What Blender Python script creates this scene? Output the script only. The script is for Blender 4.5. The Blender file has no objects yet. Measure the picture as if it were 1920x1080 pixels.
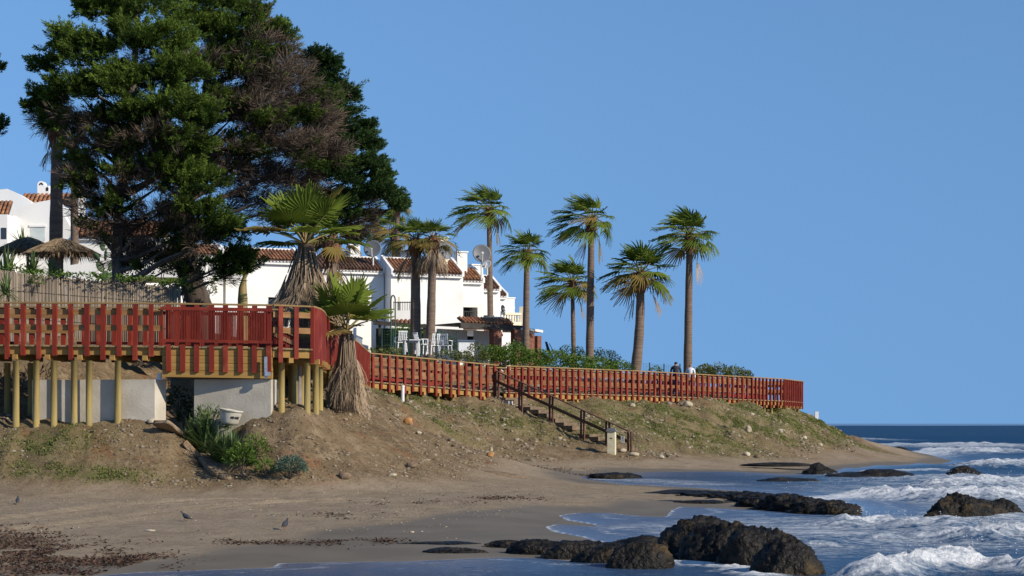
import bpy, bmesh, math, random
import numpy as np
from mathutils import Vector, Matrix, noise as mnoise

random.seed(7)
RNG = np.random.default_rng(11)
SC = bpy.context.scene
COL = SC.collection
R = math.radians

# ------------------------------------------------------------------ camera, sky, sun, exposure
FPX, HCAM, HORIZ = 3600.0, 1.8, 793.0          # focal length in photo pixels, eye height, horizon row
cam = bpy.data.cameras.new('camera'); cam_o = bpy.data.objects.new('camera', cam); COL.objects.link(cam_o)
cam_o.location = (0, 0, HCAM); cam_o.rotation_euler = (R(90), 0, 0)
cam.sensor_width = 36.0; cam.lens = 36.0 * FPX / 1920.0
cam.shift_y = (HORIZ - 540.0) / 1920.0
cam.clip_start = 0.5; cam.clip_end = 30000
SC.camera = cam_o

SUN_AZ, SUN_EL = 58.0, 28.5                    # azimuth measured from behind the camera towards the right
sun_dir = Vector((math.sin(R(SUN_AZ)) * math.cos(R(SUN_EL)), -math.cos(R(SUN_AZ)) * math.cos(R(SUN_EL)), math.sin(R(SUN_EL))))
wd = bpy.data.worlds.new('World'); SC.world = wd; wd.use_nodes = True
wn = wd.node_tree; wn.nodes.clear()
sky = wn.nodes.new('ShaderNodeTexSky'); sky.sky_type = 'NISHITA'; sky.sun_disc = False
sky.sun_elevation = R(SUN_EL); sky.sun_rotation = math.atan2(sun_dir.x, sun_dir.y)
sky.altitude = 0; sky.air_density = 1.0; sky.dust_density = 0.0; sky.ozone_density = 8.0
bg = wn.nodes.new('ShaderNodeBackground'); bg.inputs['Strength'].default_value = 0.124
hs = wn.nodes.new('ShaderNodeHueSaturation'); hs.inputs['Saturation'].default_value = 0.97; hs.inputs['Hue'].default_value = 0.4955; hs.inputs['Value'].default_value = 1.04
wo = wn.nodes.new('ShaderNodeOutputWorld')
# a very clear day: the pale band of haze at the horizon is left out by reading the sky a little higher up (the same all round)
tc = wn.nodes.new('ShaderNodeTexCoord'); sx = wn.nodes.new('ShaderNodeSeparateXYZ'); cx_ = wn.nodes.new('ShaderNodeCombineXYZ'); wn.links.new(tc.outputs['Generated'], sx.inputs[0])
ab = wn.nodes.new('ShaderNodeMath'); ab.operation = 'MAXIMUM'; ab.inputs[1].default_value = 0.0; wn.links.new(sx.outputs[2], ab.inputs[0])
z1 = wn.nodes.new('ShaderNodeMath'); z1.operation = 'MULTIPLY_ADD'; z1.inputs[1].default_value = 0.65; z1.inputs[2].default_value = 0.13; wn.links.new(ab.outputs[0], z1.inputs[0])
z2 = wn.nodes.new('ShaderNodeMath'); z2.operation = 'MULTIPLY_ADD'; z2.inputs[2].default_value = 0.215; wn.links.new(ab.outputs[0], z2.inputs[0]); wn.links.new(z1.outputs[0], z2.inputs[1])
wn.links.new(sx.outputs[0], cx_.inputs[0]); wn.links.new(sx.outputs[1], cx_.inputs[1]); wn.links.new(z2.outputs[0], cx_.inputs[2]); wn.links.new(cx_.outputs[0], sky.inputs[0])
wn.links.new(sky.outputs[0], hs.inputs['Color']); wn.links.new(hs.outputs[0], bg.inputs[0]); wn.links.new(bg.outputs[0], wo.inputs[0])
sl = bpy.data.lights.new('sun', 'SUN'); sl.energy = 5.0; sl.angle = R(0.53); sl.color = (1.0, 0.90, 0.75)
so = bpy.data.objects.new('sun', sl); COL.objects.link(so)
so.rotation_euler = sun_dir.to_track_quat('Z', 'Y').to_euler(); so.location = (30, -20, 40)
SC.view_settings.view_transform = 'Standard'; SC.view_settings.look = 'None'
SC.view_settings.exposure = 0.12; SC.view_settings.gamma = 1.0
SC.cycles.max_bounces = 6; SC.cycles.diffuse_bounces = 2; SC.cycles.glossy_bounces = 3
SC.cycles.transmission_bounces = 3; SC.cycles.transparent_max_bounces = 6
SC.cycles.use_adaptive_sampling = True; SC.cycles.use_denoising = True

# ------------------------------------------------------------------ measuring helpers
def xof(px, Y): return (px - 960.0) / FPX * Y
def zof(py, Y): return HCAM - (py - HORIZ) / FPX * Y
def W(px, py, Y): return Vector((xof(px, Y), Y, zof(py, Y)))
def on0(px, py, z=0.0):                          # the spot on level z seen at that place
    Y = (HCAM - z) * FPX / (py - HORIZ); return (xof(px, Y), Y)

def _h(ix, iy, seed):
    n = (ix.astype(np.int64) * 374761393 + iy.astype(np.int64) * 668265263 + seed * 1274126177) & 0x7fffffff
    n = ((n ^ (n >> 13)) * 1274126177) & 0x7fffffff
    return ((n ^ (n >> 16)) & 0xffff) / 65535.0
def vnoise(x, y, seed=0):
    x = np.asarray(x, float); y = np.asarray(y, float)
    ix = np.floor(x); iy = np.floor(y); fx = x - ix; fy = y - iy
    fx = fx * fx * (3 - 2 * fx); fy = fy * fy * (3 - 2 * fy)
    a = _h(ix, iy, seed); b = _h(ix + 1, iy, seed); c = _h(ix, iy + 1, seed); d = _h(ix + 1, iy + 1, seed)
    return (a * (1 - fx) + b * fx) * (1 - fy) + (c * (1 - fx) + d * fx) * fy
def fbm(x, y, seed=0, octv=4, gain=0.5):
    s = 0; a = 1.0; t = 0
    for i in range(octv):
        s = s + a * (vnoise(x * 2 ** i, y * 2 ** i, seed + i * 17) - 0.5); t += a; a *= gain
    return s / t * 2.0
def sstep(a, b, x):
    t = np.clip((x - a) / (b - a), 0, 1); return t * t * (3 - 2 * t)

# ------------------------------------------------------------------ materials
MATS = {}
def nd(nt, typ, **kw):
    n = nt.nodes.new(typ)
    for k, v in kw.items(): setattr(n, k, v)
    return n
def mat(name, c1, c2=None, scale=3.0, rough=0.8, bump=0.0, bscale=None, stretch=(1, 1, 1), spec=0.3, detail=5.0,
        tint=None, transl=0.0, c3=None, s3=0.6, lo=0.35, hi=0.65, metal=0.0):
    """noise-mixed surface; tint = pair of colours picked by the mesh's own 'tint' value"""
    m = bpy.data.materials.new(name); m.use_nodes = True; MATS[name] = m
    nt = m.node_tree; p = nt.nodes['Principled BSDF']; L = nt.links.new
    p.inputs['Roughness'].default_value = rough; p.inputs['Specular IOR Level'].default_value = spec
    p.inputs['Metallic'].default_value = metal
    c2 = c2 or c1
    g = nd(nt, 'ShaderNodeNewGeometry'); mp = nd(nt, 'ShaderNodeMapping'); mp.inputs['Scale'].default_value = stretch
    L(g.outputs['Position'], mp.inputs['Vector'])
    n = nd(nt, 'ShaderNodeTexNoise'); n.inputs['Scale'].default_value = scale; n.inputs['Detail'].default_value = detail
    L(mp.outputs[0], n.inputs['Vector'])
    mr = nd(nt, 'ShaderNodeMapRange'); mr.inputs['From Min'].default_value = lo; mr.inputs['From Max'].default_value = hi
    L(n.outputs['Fac'], mr.inputs['Value'])
    mx = nd(nt, 'ShaderNodeMix', data_type='RGBA'); mx.inputs[6].default_value = (*c1, 1); mx.inputs[7].default_value = (*c2, 1)
    if tint:
        at = nd(nt, 'ShaderNodeAttribute', attribute_name='tint')
        ad = nd(nt, 'ShaderNodeMath', operation='MULTIPLY_ADD'); ad.inputs[1].default_value = 0.35; 
        sb = nd(nt, 'ShaderNodeMath', operation='MULTIPLY_ADD'); sb.inputs[1].default_value = 1.0; sb.inputs[2].default_value = -0.17
        L(at.outputs['Fac'], sb.inputs[0]); L(mr.outputs[0], ad.inputs[0]); L(sb.outputs[0], ad.inputs[2]); ad.use_clamp = True
        L(ad.outputs[0], mx.inputs[0])
    else: L(mr.outputs[0], mx.inputs[0])
    out = mx.outputs[2]
    if c3:
        n3 = nd(nt, 'ShaderNodeTexNoise'); n3.inputs['Scale'].default_value = s3; n3.inputs['Detail'].default_value = 6
        L(g.outputs['Position'], n3.inputs['Vector'])
        r3 = nd(nt, 'ShaderNodeMapRange'); r3.inputs['From Min'].default_value = 0.54 if name != 'sea_rock' else 0.57; r3.inputs['From Max'].default_value = 0.70 if name != 'sea_rock' else 0.76
        L(n3.outputs['Fac'], r3.inputs['Value'])
        m3 = nd(nt, 'ShaderNodeMix', data_type='RGBA'); m3.inputs[7].default_value = (*c3, 1)
        L(r3.outputs[0], m3.inputs[0]); L(out, m3.inputs[6]); out = m3.outputs[2]
    L(out, p.inputs['Base Color'])
    if bump:
        b = nd(nt, 'ShaderNodeBump'); b.inputs['Strength'].default_value = min(1.0, bump); b.inputs['Distance'].default_value = 0.02 * max(1, bump)
        n2 = nd(nt, 'ShaderNodeTexNoise'); n2.inputs['Scale'].default_value = bscale or scale * 3; n2.inputs['Detail'].default_value = 5
        L(mp.outputs[0], n2.inputs['Vector']); L(n2.outputs['Fac'], b.inputs['Height']); L(b.outputs[0], p.inputs['Normal'])
    if transl:
        o = nt.nodes['Material Output']; t = nd(nt, 'ShaderNodeBsdfTranslucent'); L(out, t.inputs['Color'])
        ms = nd(nt, 'ShaderNodeMixShader'); ms.inputs[0].default_value = transl
        L(p.outputs[0], ms.inputs[1]); L(t.outputs[0], ms.inputs[2]); L(ms.outputs[0], o.inputs['Surface'])
    return m

mat('red_paint', (0.205, 0.024, 0.010), (0.14, 0.014, 0.007), scale=2.2, rough=0.65, bump=0.35, bscale=30, stretch=(1, 1, 0.3), c3=(0.26, 0.048, 0.024), s3=1.4)
mat('board_wood', (0.30, 0.16, 0.058), (0.18, 0.09, 0.033), scale=5, rough=0.75, bump=0.3, bscale=40, stretch=(0.35, 0.35, 3), c3=(0.34, 0.20, 0.09), s3=1.2)
mat('board_brown', (0.225, 0.105, 0.046), (0.145, 0.066, 0.030), scale=5, rough=0.8, bump=0.3, bscale=40, stretch=(0.35, 0.35, 3), c3=(0.27, 0.145, 0.07), s3=1.2)  # darker red-brown boards for the middle and far railings
mat('rail_wood', (0.30, 0.20, 0.085), (0.22, 0.13, 0.05), scale=4, rough=0.75, bump=0.2, stretch=(0.4, 0.4, 2))
mat('beam_wood', (0.36, 0.22, 0.065), (0.28, 0.155, 0.042), scale=2.0, rough=0.75, bump=0.25, bscale=14, stretch=(0.3, 0.3, 5))
mat('deck_wood', (0.30, 0.22, 0.11), (0.20, 0.15, 0.08), scale=6, rough=0.85, bump=0.3)
mat('pile_wood', (0.33, 0.245, 0.085), (0.22, 0.165, 0.06), scale=3.5, rough=0.8, bump=0.35, bscale=25, stretch=(2, 2, 0.25), c3=(0.26, 0.23, 0.11), s3=1.3)
mat('stair_wood', (0.125, 0.058, 0.038), (0.075, 0.035, 0.025), scale=6, rough=0.8, bump=0.3)
mat('grey_pole', (0.24, 0.21, 0.20), (0.17, 0.15, 0.14), scale=5, rough=0.8)
mat('concrete', (0.50, 0.455, 0.375), (0.40, 0.36, 0.29), scale=1.7, rough=0.9, bump=0.35, bscale=18, c3=(0.54, 0.50, 0.43), s3=0.9)
mat('steel', (0.55, 0.56, 0.58), (0.4, 0.41, 0.43), scale=9, rough=0.4, metal=0.7)
mat('white_wall', (0.80, 0.79, 0.755), (0.74, 0.73, 0.70), scale=0.8, rough=0.85, bump=0.25, bscale=6, c3=(0.69, 0.67, 0.61), s3=0.5)
mat('cream_wall', (0.78, 0.70, 0.52), (0.68, 0.60, 0.44), scale=2, rough=0.85)
mat('tile', (0.36, 0.155, 0.075), (0.16, 0.075, 0.042), scale=2.6, rough=0.8, bump=0.4, bscale=12, c3=(0.42, 0.24, 0.13), s3=1.9)
mat('tile_dark', (0.15, 0.075, 0.048), (0.075, 0.045, 0.035), scale=2.4, rough=0.85, bump=0.4, bscale=12, c3=(0.21, 0.12, 0.08), s3=1.6)
mat('brick', (0.23, 0.095, 0.06), (0.15, 0.06, 0.04), scale=7, rough=0.85, bump=0.3)
mat('dark_beam', (0.05, 0.042, 0.036), (0.03, 0.025, 0.022), scale=4, rough=0.7)
mat('glass', (0.03, 0.04, 0.05), rough=0.08, spec=0.6)
mat('blind', (0.50, 0.55, 0.55), (0.42, 0.47, 0.47), scale=2, rough=0.4)
mat('iron', (0.03, 0.032, 0.03), rough=0.5)
mat('green_metal', (0.02, 0.055, 0.04), (0.015, 0.04, 0.03), rough=0.5)
mat('dish_grey', (0.15, 0.155, 0.165), (0.12, 0.125, 0.135), scale=2, rough=0.5)
mat('dish_white', (0.6, 0.6, 0.58), rough=0.5)
mat('plastic_white', (0.72, 0.73, 0.74), (0.62, 0.63, 0.65), scale=5, rough=0.4)
mat('plastic_blue', (0.10, 0.13, 0.19), rough=0.5)
mat('bucket_white', (0.50, 0.48, 0.41), (0.36, 0.33, 0.26), scale=6, rough=0.6)
mat('ink', (0.02, 0.02, 0.025), rough=0.6)
mat('cream_paint', (0.66, 0.60, 0.42), (0.54, 0.48, 0.32), scale=5, rough=0.7)
mat('grey_lid', (0.16, 0.165, 0.18), rough=0.5)
mat('thatch', (0.27, 0.205, 0.135), (0.17, 0.125, 0.08), scale=4, rough=0.95, tint=True)
mat('reed', (0.30, 0.245, 0.185), (0.17, 0.135, 0.10), scale=3, rough=0.95, tint=True)
mat('bark', (0.085, 0.064, 0.05), (0.045, 0.034, 0.027), scale=5, rough=0.95, bump=1.0, bscale=12, stretch=(1, 1, 0.25))
mat('bark_grey', (0.16, 0.135, 0.115), (0.09, 0.075, 0.062), scale=5, rough=0.95, bump=1.0, bscale=12, stretch=(1, 1, 0.25))
mat('palm_trunk', (0.185, 0.135, 0.10), (0.12, 0.085, 0.065), scale=3, rough=0.95, bump=1.0, bscale=5, stretch=(0.5, 0.5, 5))
mat('palm_boot', (0.22, 0.095, 0.05), (0.11, 0.06, 0.04), scale=6, rough=0.95, bump=1.0, bscale=14)
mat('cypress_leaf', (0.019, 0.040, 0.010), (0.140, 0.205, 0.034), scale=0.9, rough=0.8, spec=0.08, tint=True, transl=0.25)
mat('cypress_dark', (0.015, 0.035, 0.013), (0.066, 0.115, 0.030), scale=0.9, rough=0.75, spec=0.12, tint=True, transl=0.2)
mat('dead_twig', (0.062, 0.047, 0.036), (0.155, 0.115, 0.085), scale=0.9, rough=0.9, spec=0.1, tint=True)
mat('palm_leaf', (0.022, 0.054, 0.008), (0.185, 0.240, 0.034), scale=1.2, rough=0.65, spec=0.1, tint=True, transl=0.3)
mat('palm_leaf_dry', (0.13, 0.125, 0.022), (0.25, 0.17, 0.055), scale=1.6, rough=0.7, spec=0.1, tint=True, transl=0.2)
mat('palm_dead', (0.14, 0.105, 0.075), (0.38, 0.29, 0.20), scale=2.0, rough=0.9, spec=0.15, tint=True, transl=0.1)
mat('petiole', (0.16, 0.17, 0.05), (0.26, 0.18, 0.08), scale=4, rough=0.6)
mat('hedge_leaf', (0.040, 0.085, 0.010), (0.130, 0.205, 0.034), scale=1.5, rough=0.6, spec=0.2, tint=True, transl=0.25)
mat('hedge_dark', (0.016, 0.038, 0.012), (0.048, 0.088, 0.026), scale=1.5, rough=0.6, spec=0.25, tint=True, transl=0.2)
mat('olive_leaf', (0.045, 0.062, 0.014), (0.135, 0.150, 0.040), scale=1.5, rough=0.7, spec=0.2, tint=True, transl=0.2)
mat('silver_leaf', (0.05, 0.095, 0.065), (0.13, 0.19, 0.14), scale=2, rough=0.7, spec=0.2, tint=True, transl=0.15)
mat('strap_leaf', (0.045, 0.085, 0.022), (0.15, 0.21, 0.07), scale=1.5, rough=0.55, spec=0.3, tint=True, transl=0.25)
mat('grass_blade', (0.085, 0.115, 0.026), (0.215, 0.225, 0.070), scale=0.8, rough=0.7, spec=0.2, tint=True, transl=0.25)
mat('dry_grass', (0.12, 0.085, 0.045), (0.26, 0.20, 0.11), scale=0.8, rough=0.9, spec=0.1, tint=True)
mat('cactus', (0.055, 0.105, 0.05), (0.09, 0.15, 0.075), scale=3, rough=0.6, bump=0.3)
mat('stone_pale', (0.48, 0.42, 0.31), (0.34, 0.28, 0.19), scale=7, rough=0.9, bump=0.6)
mat('stone_ochre', (0.42, 0.22, 0.085), (0.30, 0.15, 0.06), scale=7, rough=0.9, bump=0.6)
mat('stone_slab', (0.27, 0.205, 0.135), (0.19, 0.135, 0.085), scale=5, rough=0.95, bump=1.2, c3=(0.32, 0.17, 0.075), s3=1.5)
mat('stone_brown', (0.20, 0.145, 0.095), (0.12, 0.085, 0.055), scale=8, rough=0.95, bump=0.6)
mat('gravel_mix', (0.135, 0.10, 0.065), (0.34, 0.29, 0.215), scale=2, rough=0.95, tint=True)
mat('weed', (0.030, 0.018, 0.012), (0.105, 0.062, 0.042), scale=2, rough=0.85, tint=True)
mat('sea_rock', (0.0055, 0.005, 0.0045), (0.026, 0.021, 0.0155), scale=3.6, rough=0.5, bump=3.0, bscale=17, spec=0.2, c3=(0.10, 0.066, 0.024), s3=1.7, lo=0.40, hi=0.78)
mat('skin', (0.42, 0.24, 0.17), rough=0.6)
mat('hair_dark', (0.015, 0.012, 0.01), rough=0.6)
mat('hair_grey', (0.20, 0.16, 0.13), rough=0.7)
mat('cloth_dark', (0.035, 0.04, 0.055), (0.025, 0.028, 0.04), rough=0.9)
mat('cloth_white', (0.75, 0.75, 0.76), (0.66, 0.66, 0.68), rough=0.9)
mat('cloth_jeans', (0.05, 0.07, 0.12), rough=0.9)
mat('pigeon', (0.025, 0.028, 0.036), (0.055, 0.058, 0.068), scale=30, rough=0.7)
mat('pigeon_leg', (0.3, 0.06, 0.05), rough=0.6)

# ------------------------------------------------------------------ object helpers
WM = {}                                          # world matrix of everything built so far
def link(o, parent, M):
    COL.objects.link(o)
    if parent is not None:
        o.parent = parent; o.matrix_basis = WM[parent.name].inverted() @ M
    else: o.matrix_basis = M
    WM[o.name] = M
    return o
def tag(o, label, cat, group=None, kind=None):
    if label: o['label'] = label
    if cat: o['category'] = cat
    if group: o['group'] = group
    if kind: o['kind'] = kind
    return o
def T(v): return Matrix.Translation(Vector(v))
def RZ(a): return Matrix.Rotation(a, 4, 'Z')
def thing(name, label, cat, loc=(0, 0, 0), rz=0.0, group=None):
    o = bpy.data.objects.new(name, None); o.empty_display_size = 0.3
    link(o, None, T(loc) @ RZ(rz)); return tag(o, label, cat, group)
def np_mesh(name, V, F, m=None, tint=None, smooth=False, attrs=None):
    V = np.ascontiguousarray(V, dtype=np.float32); F = np.ascontiguousarray(F, dtype=np.int32)
    me = bpy.data.meshes.new(name); k = F.shape[1]
    me.vertices.add(len(V)); me.vertices.foreach_set('co', V.ravel())
    me.loops.add(F.size); me.loops.foreach_set('vertex_index', F.ravel())
    me.polygons.add(len(F)); me.polygons.foreach_set('loop_start', np.arange(0, F.size, k, dtype=np.int32))
    if smooth: me.polygons.foreach_set('use_smooth', np.ones(len(F), dtype=bool))
    me.update(calc_edges=True)
    if tint is not None:
        a = me.attributes.new('tint', 'FLOAT', 'POINT'); a.data.foreach_set('value', np.ascontiguousarray(tint, dtype=np.float32))
    for kx, v in (attrs or {}).items():
        a = me.attributes.new(kx, 'FLOAT', 'POINT'); a.data.foreach_set('value', np.ascontiguousarray(v, dtype=np.float32))
    if m: me.materials.append(MATS[m])
    return me
def obj(name, me, parent=None, M=None):
    return link(bpy.data.objects.new(name, me), parent, M or Matrix.Identity(4))
def centred(name, V, F, m, parent=None, tint=None, smooth=False, org=None):
    """mesh given in world coordinates, with its own origin at its foot"""
    V = np.asarray(V, float)
    if org is None:
        org = np.array([(V[:, 0].min() + V[:, 0].max()) / 2, (V[:, 1].min() + V[:, 1].max()) / 2, V[:, 2].min()])
    org = np.asarray(org, float)
    return obj(name, np_mesh(name, V - org, F, m, tint, smooth), parent, T(org))
class MB:
    """collects simple solids (world coordinates) into one mesh of quads / triangles"""
    def __init__(s): s.v = []; s.f = []
    def box(s, c, sz, rot=None):
        b = len(s.v); c = Vector(c)
        for dx, dy, dz in ((-1, -1, -1), (1, -1, -1), (1, 1, -1), (-1, 1, -1), (-1, -1, 1), (1, -1, 1), (1, 1, 1), (-1, 1, 1)):
            p = Vector((dx * sz[0] / 2, dy * sz[1] / 2, dz * sz[2] / 2))
            s.v.append(c + (rot @ p if rot else p))
        s.f += [[b + i for i in q] for q in ((0, 3, 2, 1), (4, 5, 6, 7), (0, 1, 5, 4), (1, 2, 6, 5), (2, 3, 7, 6), (3, 0, 4, 7))]
        return s
    def poly(s, pts, ext):
        """flat outline pushed along ext"""
        b = len(s.v); n = len(pts); e = Vector(ext)
        s.v += [Vector(p) for p in pts] + [Vector(p) + e for p in pts]
        s.f += [list(range(b + n - 1, b - 1, -1)), list(range(b + n, b + 2 * n))]
        s.f += [[b + i, b + (i + 1) % n, b + n + (i + 1) % n, b + n + i] for i in range(n)]
        return s
    def tube(s, pts, rad, n=8, cap=True):
        pts = [Vector(p) for p in pts]; b = len(s.v)
        if not hasattr(rad, '__len__'): rad = [rad] * len(pts)
        for i, p in enumerate(pts):
            d = (pts[min(i + 1, len(pts) - 1)] - pts[max(i - 1, 0)]).normalized()
            u = d.cross(Vector((0.13, 0.97, 0.2)) if abs(d.y) < 0.9 else Vector((1, 0, 0.1))).normalized(); w = d.cross(u)
            for k in range(n):
                a = 2 * math.pi * k / n; s.v.append(p + (u * math.cos(a) + w * math.sin(a)) * rad[i])
        for i in range(len(pts) - 1):
            for k in range(n):
                s.f.append([b + i * n + k, b + i * n + (k + 1) % n, b + (i + 1) * n + (k + 1) % n, b + (i + 1) * n + k])
        if cap:
            s.f.append([b + k for k in range(n)]); e = b + (len(pts) - 1) * n; s.f.append([e + n - 1 - k for k in range(n)])
        return s
    def lathe(s, c, prof, n=16):
        b = len(s.v); c = Vector(c)
        for r, z in prof:
            for k in range(n):
                a = 2 * math.pi * k / n; s.v.append(c + Vector((r * math.cos(a), r * math.sin(a), z)))
        for i in range(len(prof) - 1):
            for k in range(n): s.f.append([b + i * n + k, b + i * n + (k + 1) % n, b + (i + 1) * n + (k + 1) % n, b + (i + 1) * n + k])
        s.f.append([b + n - 1 - k for k in range(n)]); e = b + (len(prof) - 1) * n; s.f.append([e + k for k in range(n)])
        return s
    def build(s, name, m, parent=None, org=None, smooth=False, local=False):
        me = bpy.data.meshes.new(name); V = [Vector(v) for v in s.v]
        if local: M = WM[parent.name] if parent else Matrix.Identity(4); o3 = Vector((0, 0, 0))
        else:
            if org is None:
                org = ((min(v.x for v in V) + max(v.x for v in V)) / 2, (min(v.y for v in V) + max(v.y for v in V)) / 2, min(v.z for v in V))
            o3 = Vector(org); M = T(o3)
        me.from_pydata([v - o3 for v in V], [], s.f)
        if smooth:
            for p in me.polygons: p.use_smooth = True
        me.materials.append(MATS[m]); me.update()
        return link(bpy.data.objects.new(name, me), parent, M)
BOXES = {}
def box_mesh(name, sz, m):
    key = (round(sz[0], 3), round(sz[1], 3), round(sz[2], 3), m)
    if key not in BOXES:
        me = bpy.data.meshes.new(name); b = MB().box((0, 0, 0), sz); me.from_pydata(b.v, [], b.f); me.materials.append(MATS[m]); me.update(); BOXES[key] = me
    return BOXES[key]
def pbox(name, m, parent, c, sz, rot=None):
    """box part placed in world coordinates"""
    return obj(name, box_mesh(name, sz, m), parent, T(c) @ (rot.to_4x4() if rot else Matrix.Identity(4)))
def lbox(name, m, parent, c, sz, rot=None, top=None):
    """box part placed in the axes of the thing `top` (default: its parent)"""
    Mt = WM[(top or parent).name]
    return obj(name, box_mesh(name, sz, m), parent, Mt @ T(c) @ (rot.to_4x4() if rot else Matrix.Identity(4)))
def span(name, m, parent, a, b, w, h):
    """straight timber from a to b, w wide and h high"""
    a = Vector(a); b = Vector(b); d = b - a; L = round(d.length, 2)
    rot = Matrix.Rotation(math.atan2(d.y, d.x), 3, 'Z') @ Matrix.Rotation(-math.atan2(d.z, math.hypot(d.x, d.y)), 3, 'Y')
    return pbox(name, m, parent, (a + b) / 2, (L, w, h), rot)

# ------------------------------------------------------------------ ground: control points (X, Y, Z, soil 0 sand .. 1 earth)
CP = []
def G(px, py, Y, d): CP.append((xof(px, Y), Y, zof(py, Y), d))
def GX(X, Y, z, d): CP.append((X, Y, z, d))
def G0(px, py, z=0.0, d=0): X, Y = on0(px, py, z); CP.append((X, Y, z, d))
SHORE_PX = [(-900, 1200), (-300, 1105), (100, 1083), (250, 1073), (400, 1068), (500, 1064), (515, 1056), (620, 1054), (750, 1051), (850, 1048), (950, 1045),
            (1020, 1047), (1075, 1052), (1130, 1040), (1120, 1018), (1080, 1006), (1035, 998), (1018, 988), (1030, 982), (1075, 984), (1112, 986), (1090, 981), (1050, 975),
            (1045, 967), (1080, 961), (1150, 962), (1215, 968), (1240, 969), (1250, 961), (1272, 951), (1350, 953), (1440, 958), (1520, 964), (1600, 962), (1608, 950),
            (1570, 940), (1480, 930), (1400, 921), (1300, 914), (1210, 909), (1130, 903), (1085, 897), (1100, 892), (1165, 891), (1195, 885),
            (1300, 884), (1400, 885), (1470, 889), (1520, 886), (1580, 877), (1640, 872), (1720, 868), (1785, 862)]
SHORE = [on0(*p) for p in SHORE_PX] + [(23.5, 99), (24, 106), (23.2, 116), (21.5, 128), (17, 142), (8, 165), (-30, 240), (-200, 420), (-400, 900), (3000, 3000), (3000, -300), (-60, -300), (-45, 5)]
SHORE = np.array(SHORE)
for p in SHORE_PX[1:]: G0(*p, z=0.0 if p[1] > 860 else 0.02)
for X, Y, z in ((8, 24, -.22), (5, 22, -.14), (12, 26, -.4), (12, 32, -.35), (8, 30, -.16), (5, 29, -.10), (10, 36, -.22), (14, 42, -.45), (12, 47, -.3), (14, 55, -.5), (8, 58, -.3), (8, 63, -.3),
                (12, 66, -.3), (18, 60, -.7), (20, 75, -.5), (26, 90, -.7), (30, 105, -.9), (30, 125, -1), (26, 145, -1), (20, 165, -1), (45, 60, -1.5), (45, 110, -1.8), (45, 20, -1.2), (20, 18, -.8),
                (2, 17, -.2), (-6, 16, -.1), (8, 10, -.6), (-15, 12, -.05), (70, 70, -2), (70, 140, -2), (30, 200, -1.8), (5, 220, -.8), (70, 10, -2)): GX(X, Y, z, 0)
for X, Y, z in ((-45, 12, .1), (-45, 30, .3), (-25, 30, .25), (-60, 40, .35)): GX(X, Y, z, 0)
for px, py, Y in ((-300, 915, 47), (0, 912, 47), (200, 911, 47), (330, 908, 47.5), (430, 905, 47.4), (520, 906, 47.2), (620, 907, 47.6), (700, 905, 48.2), (800, 903, 49.6), (860, 898, 52), (905, 890, 54.5)): G(px, py, Y, 0.42)
for px, py, Y in ((0, 935, 42), (300, 935, 42), (600, 935, 42.5), (800, 935, 42.6), (0, 990, 32), (300, 985, 33), (600, 980, 34), (850, 985, 32.5), (940, 960, 36.5), (900, 1010, 29), (600, 1020, 28), (200, 1030, 27), (950, 1025, 27.5), (0, 1070, 22.5)): G(px, py, Y, 0)
for px, py, Y in ((930, 892, 57), (1000, 905, 52), (1050, 925, 46), (1000, 940, 40.5), (1100, 945, 40.6), (1200, 942, 41.5), (1350, 938, 43), (900, 925, 44.5)): G(px, py, Y, 0)
for px, py, Y in ((828, 858, 69), (880, 859, 70.5), (1000, 862, 71.5), (1100, 858, 74), (1187, 850, 75.8), (1300, 860, 79), (1400, 860, 82), (1500, 858, 86), (1560, 851, 92), (1610, 843, 99)): G(px, py, Y, 0.45)
for px, py, Y in ((930, 868, 67), (1050, 874, 68), (1300, 872, 74), (1500, 872, 80), (1640, 852, 98), (1700, 856, 96), (1740, 858, 97), (1690, 848, 106)): G(px, py, Y, 0)
# the earth slope under the trestle, its stony edge and the gully beside it
for px, py, Y in ((-200, 770, 50), (20, 780, 50), (100, 791, 49.7), (165, 797, 49.6), (221, 797, 49.6), (285, 785, 50.2), (10, 778, 51.6), (139, 790, 51.4), (100, 850, 48.3), (200, 852, 48.3), (0, 845, 48.3), (290, 850, 48.5),
                  (316, 790, 50.2), (350, 815, 49.4), (400, 866, 48.4), (428, 890, 47.9), (260, 790, 51.2)): G(px, py, Y, 1)
for X, Y, z in ((-8.35, 50.6, 1.0), (-7.75, 49.3, .6), (-8.2, 52, 1.15), (-8.5, 54, 1.3), (-9, 57, 1.6), (-10, 62, 2.6), (-7.5, 50.6, 1.45)): GX(X, Y, z, 1)
for px, py, Y in ((444, 776, 50.0), (444, 772, 51.0), (475, 764, 49.8), (528, 763, 49.5), (575, 763, 49.5), (600, 759, 50.4), (560, 760, 52), (600, 757, 54), (650, 759, 54.4), (690, 757, 58), (450, 835, 48.5), (540, 835, 48.4), (620, 835, 49.2), (680, 830, 50.6), (750, 832, 53), (730, 785, 60), (815, 858, 58), (832, 812, 66),
                  (872, 822, 70), (770, 752, 70), (720, 746, 74), (800, 745, 76.6), (880, 742, 78.2), (950, 741, 79.6), (1050, 750, 81.6), (1150, 755, 84.2), (1250, 757, 87.2), (1350, 757, 90.5), (1420, 758, 93.4), (1480, 766, 98),
                  (1505, 772, 101.3), (1540, 792, 102.2), (1580, 820, 103), (1612, 838, 103.5), (1000, 800, 77), (1100, 800, 79), (1200, 800, 81.5), (1300, 805, 84.4), (1400, 805, 88), (1500, 815, 94), (950, 830, 74), (1050, 832, 76.2), (870, 790, 74),
                  (600, 798, 49.8), (850, 850, 68)): G(px, py, Y, 1)
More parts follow.
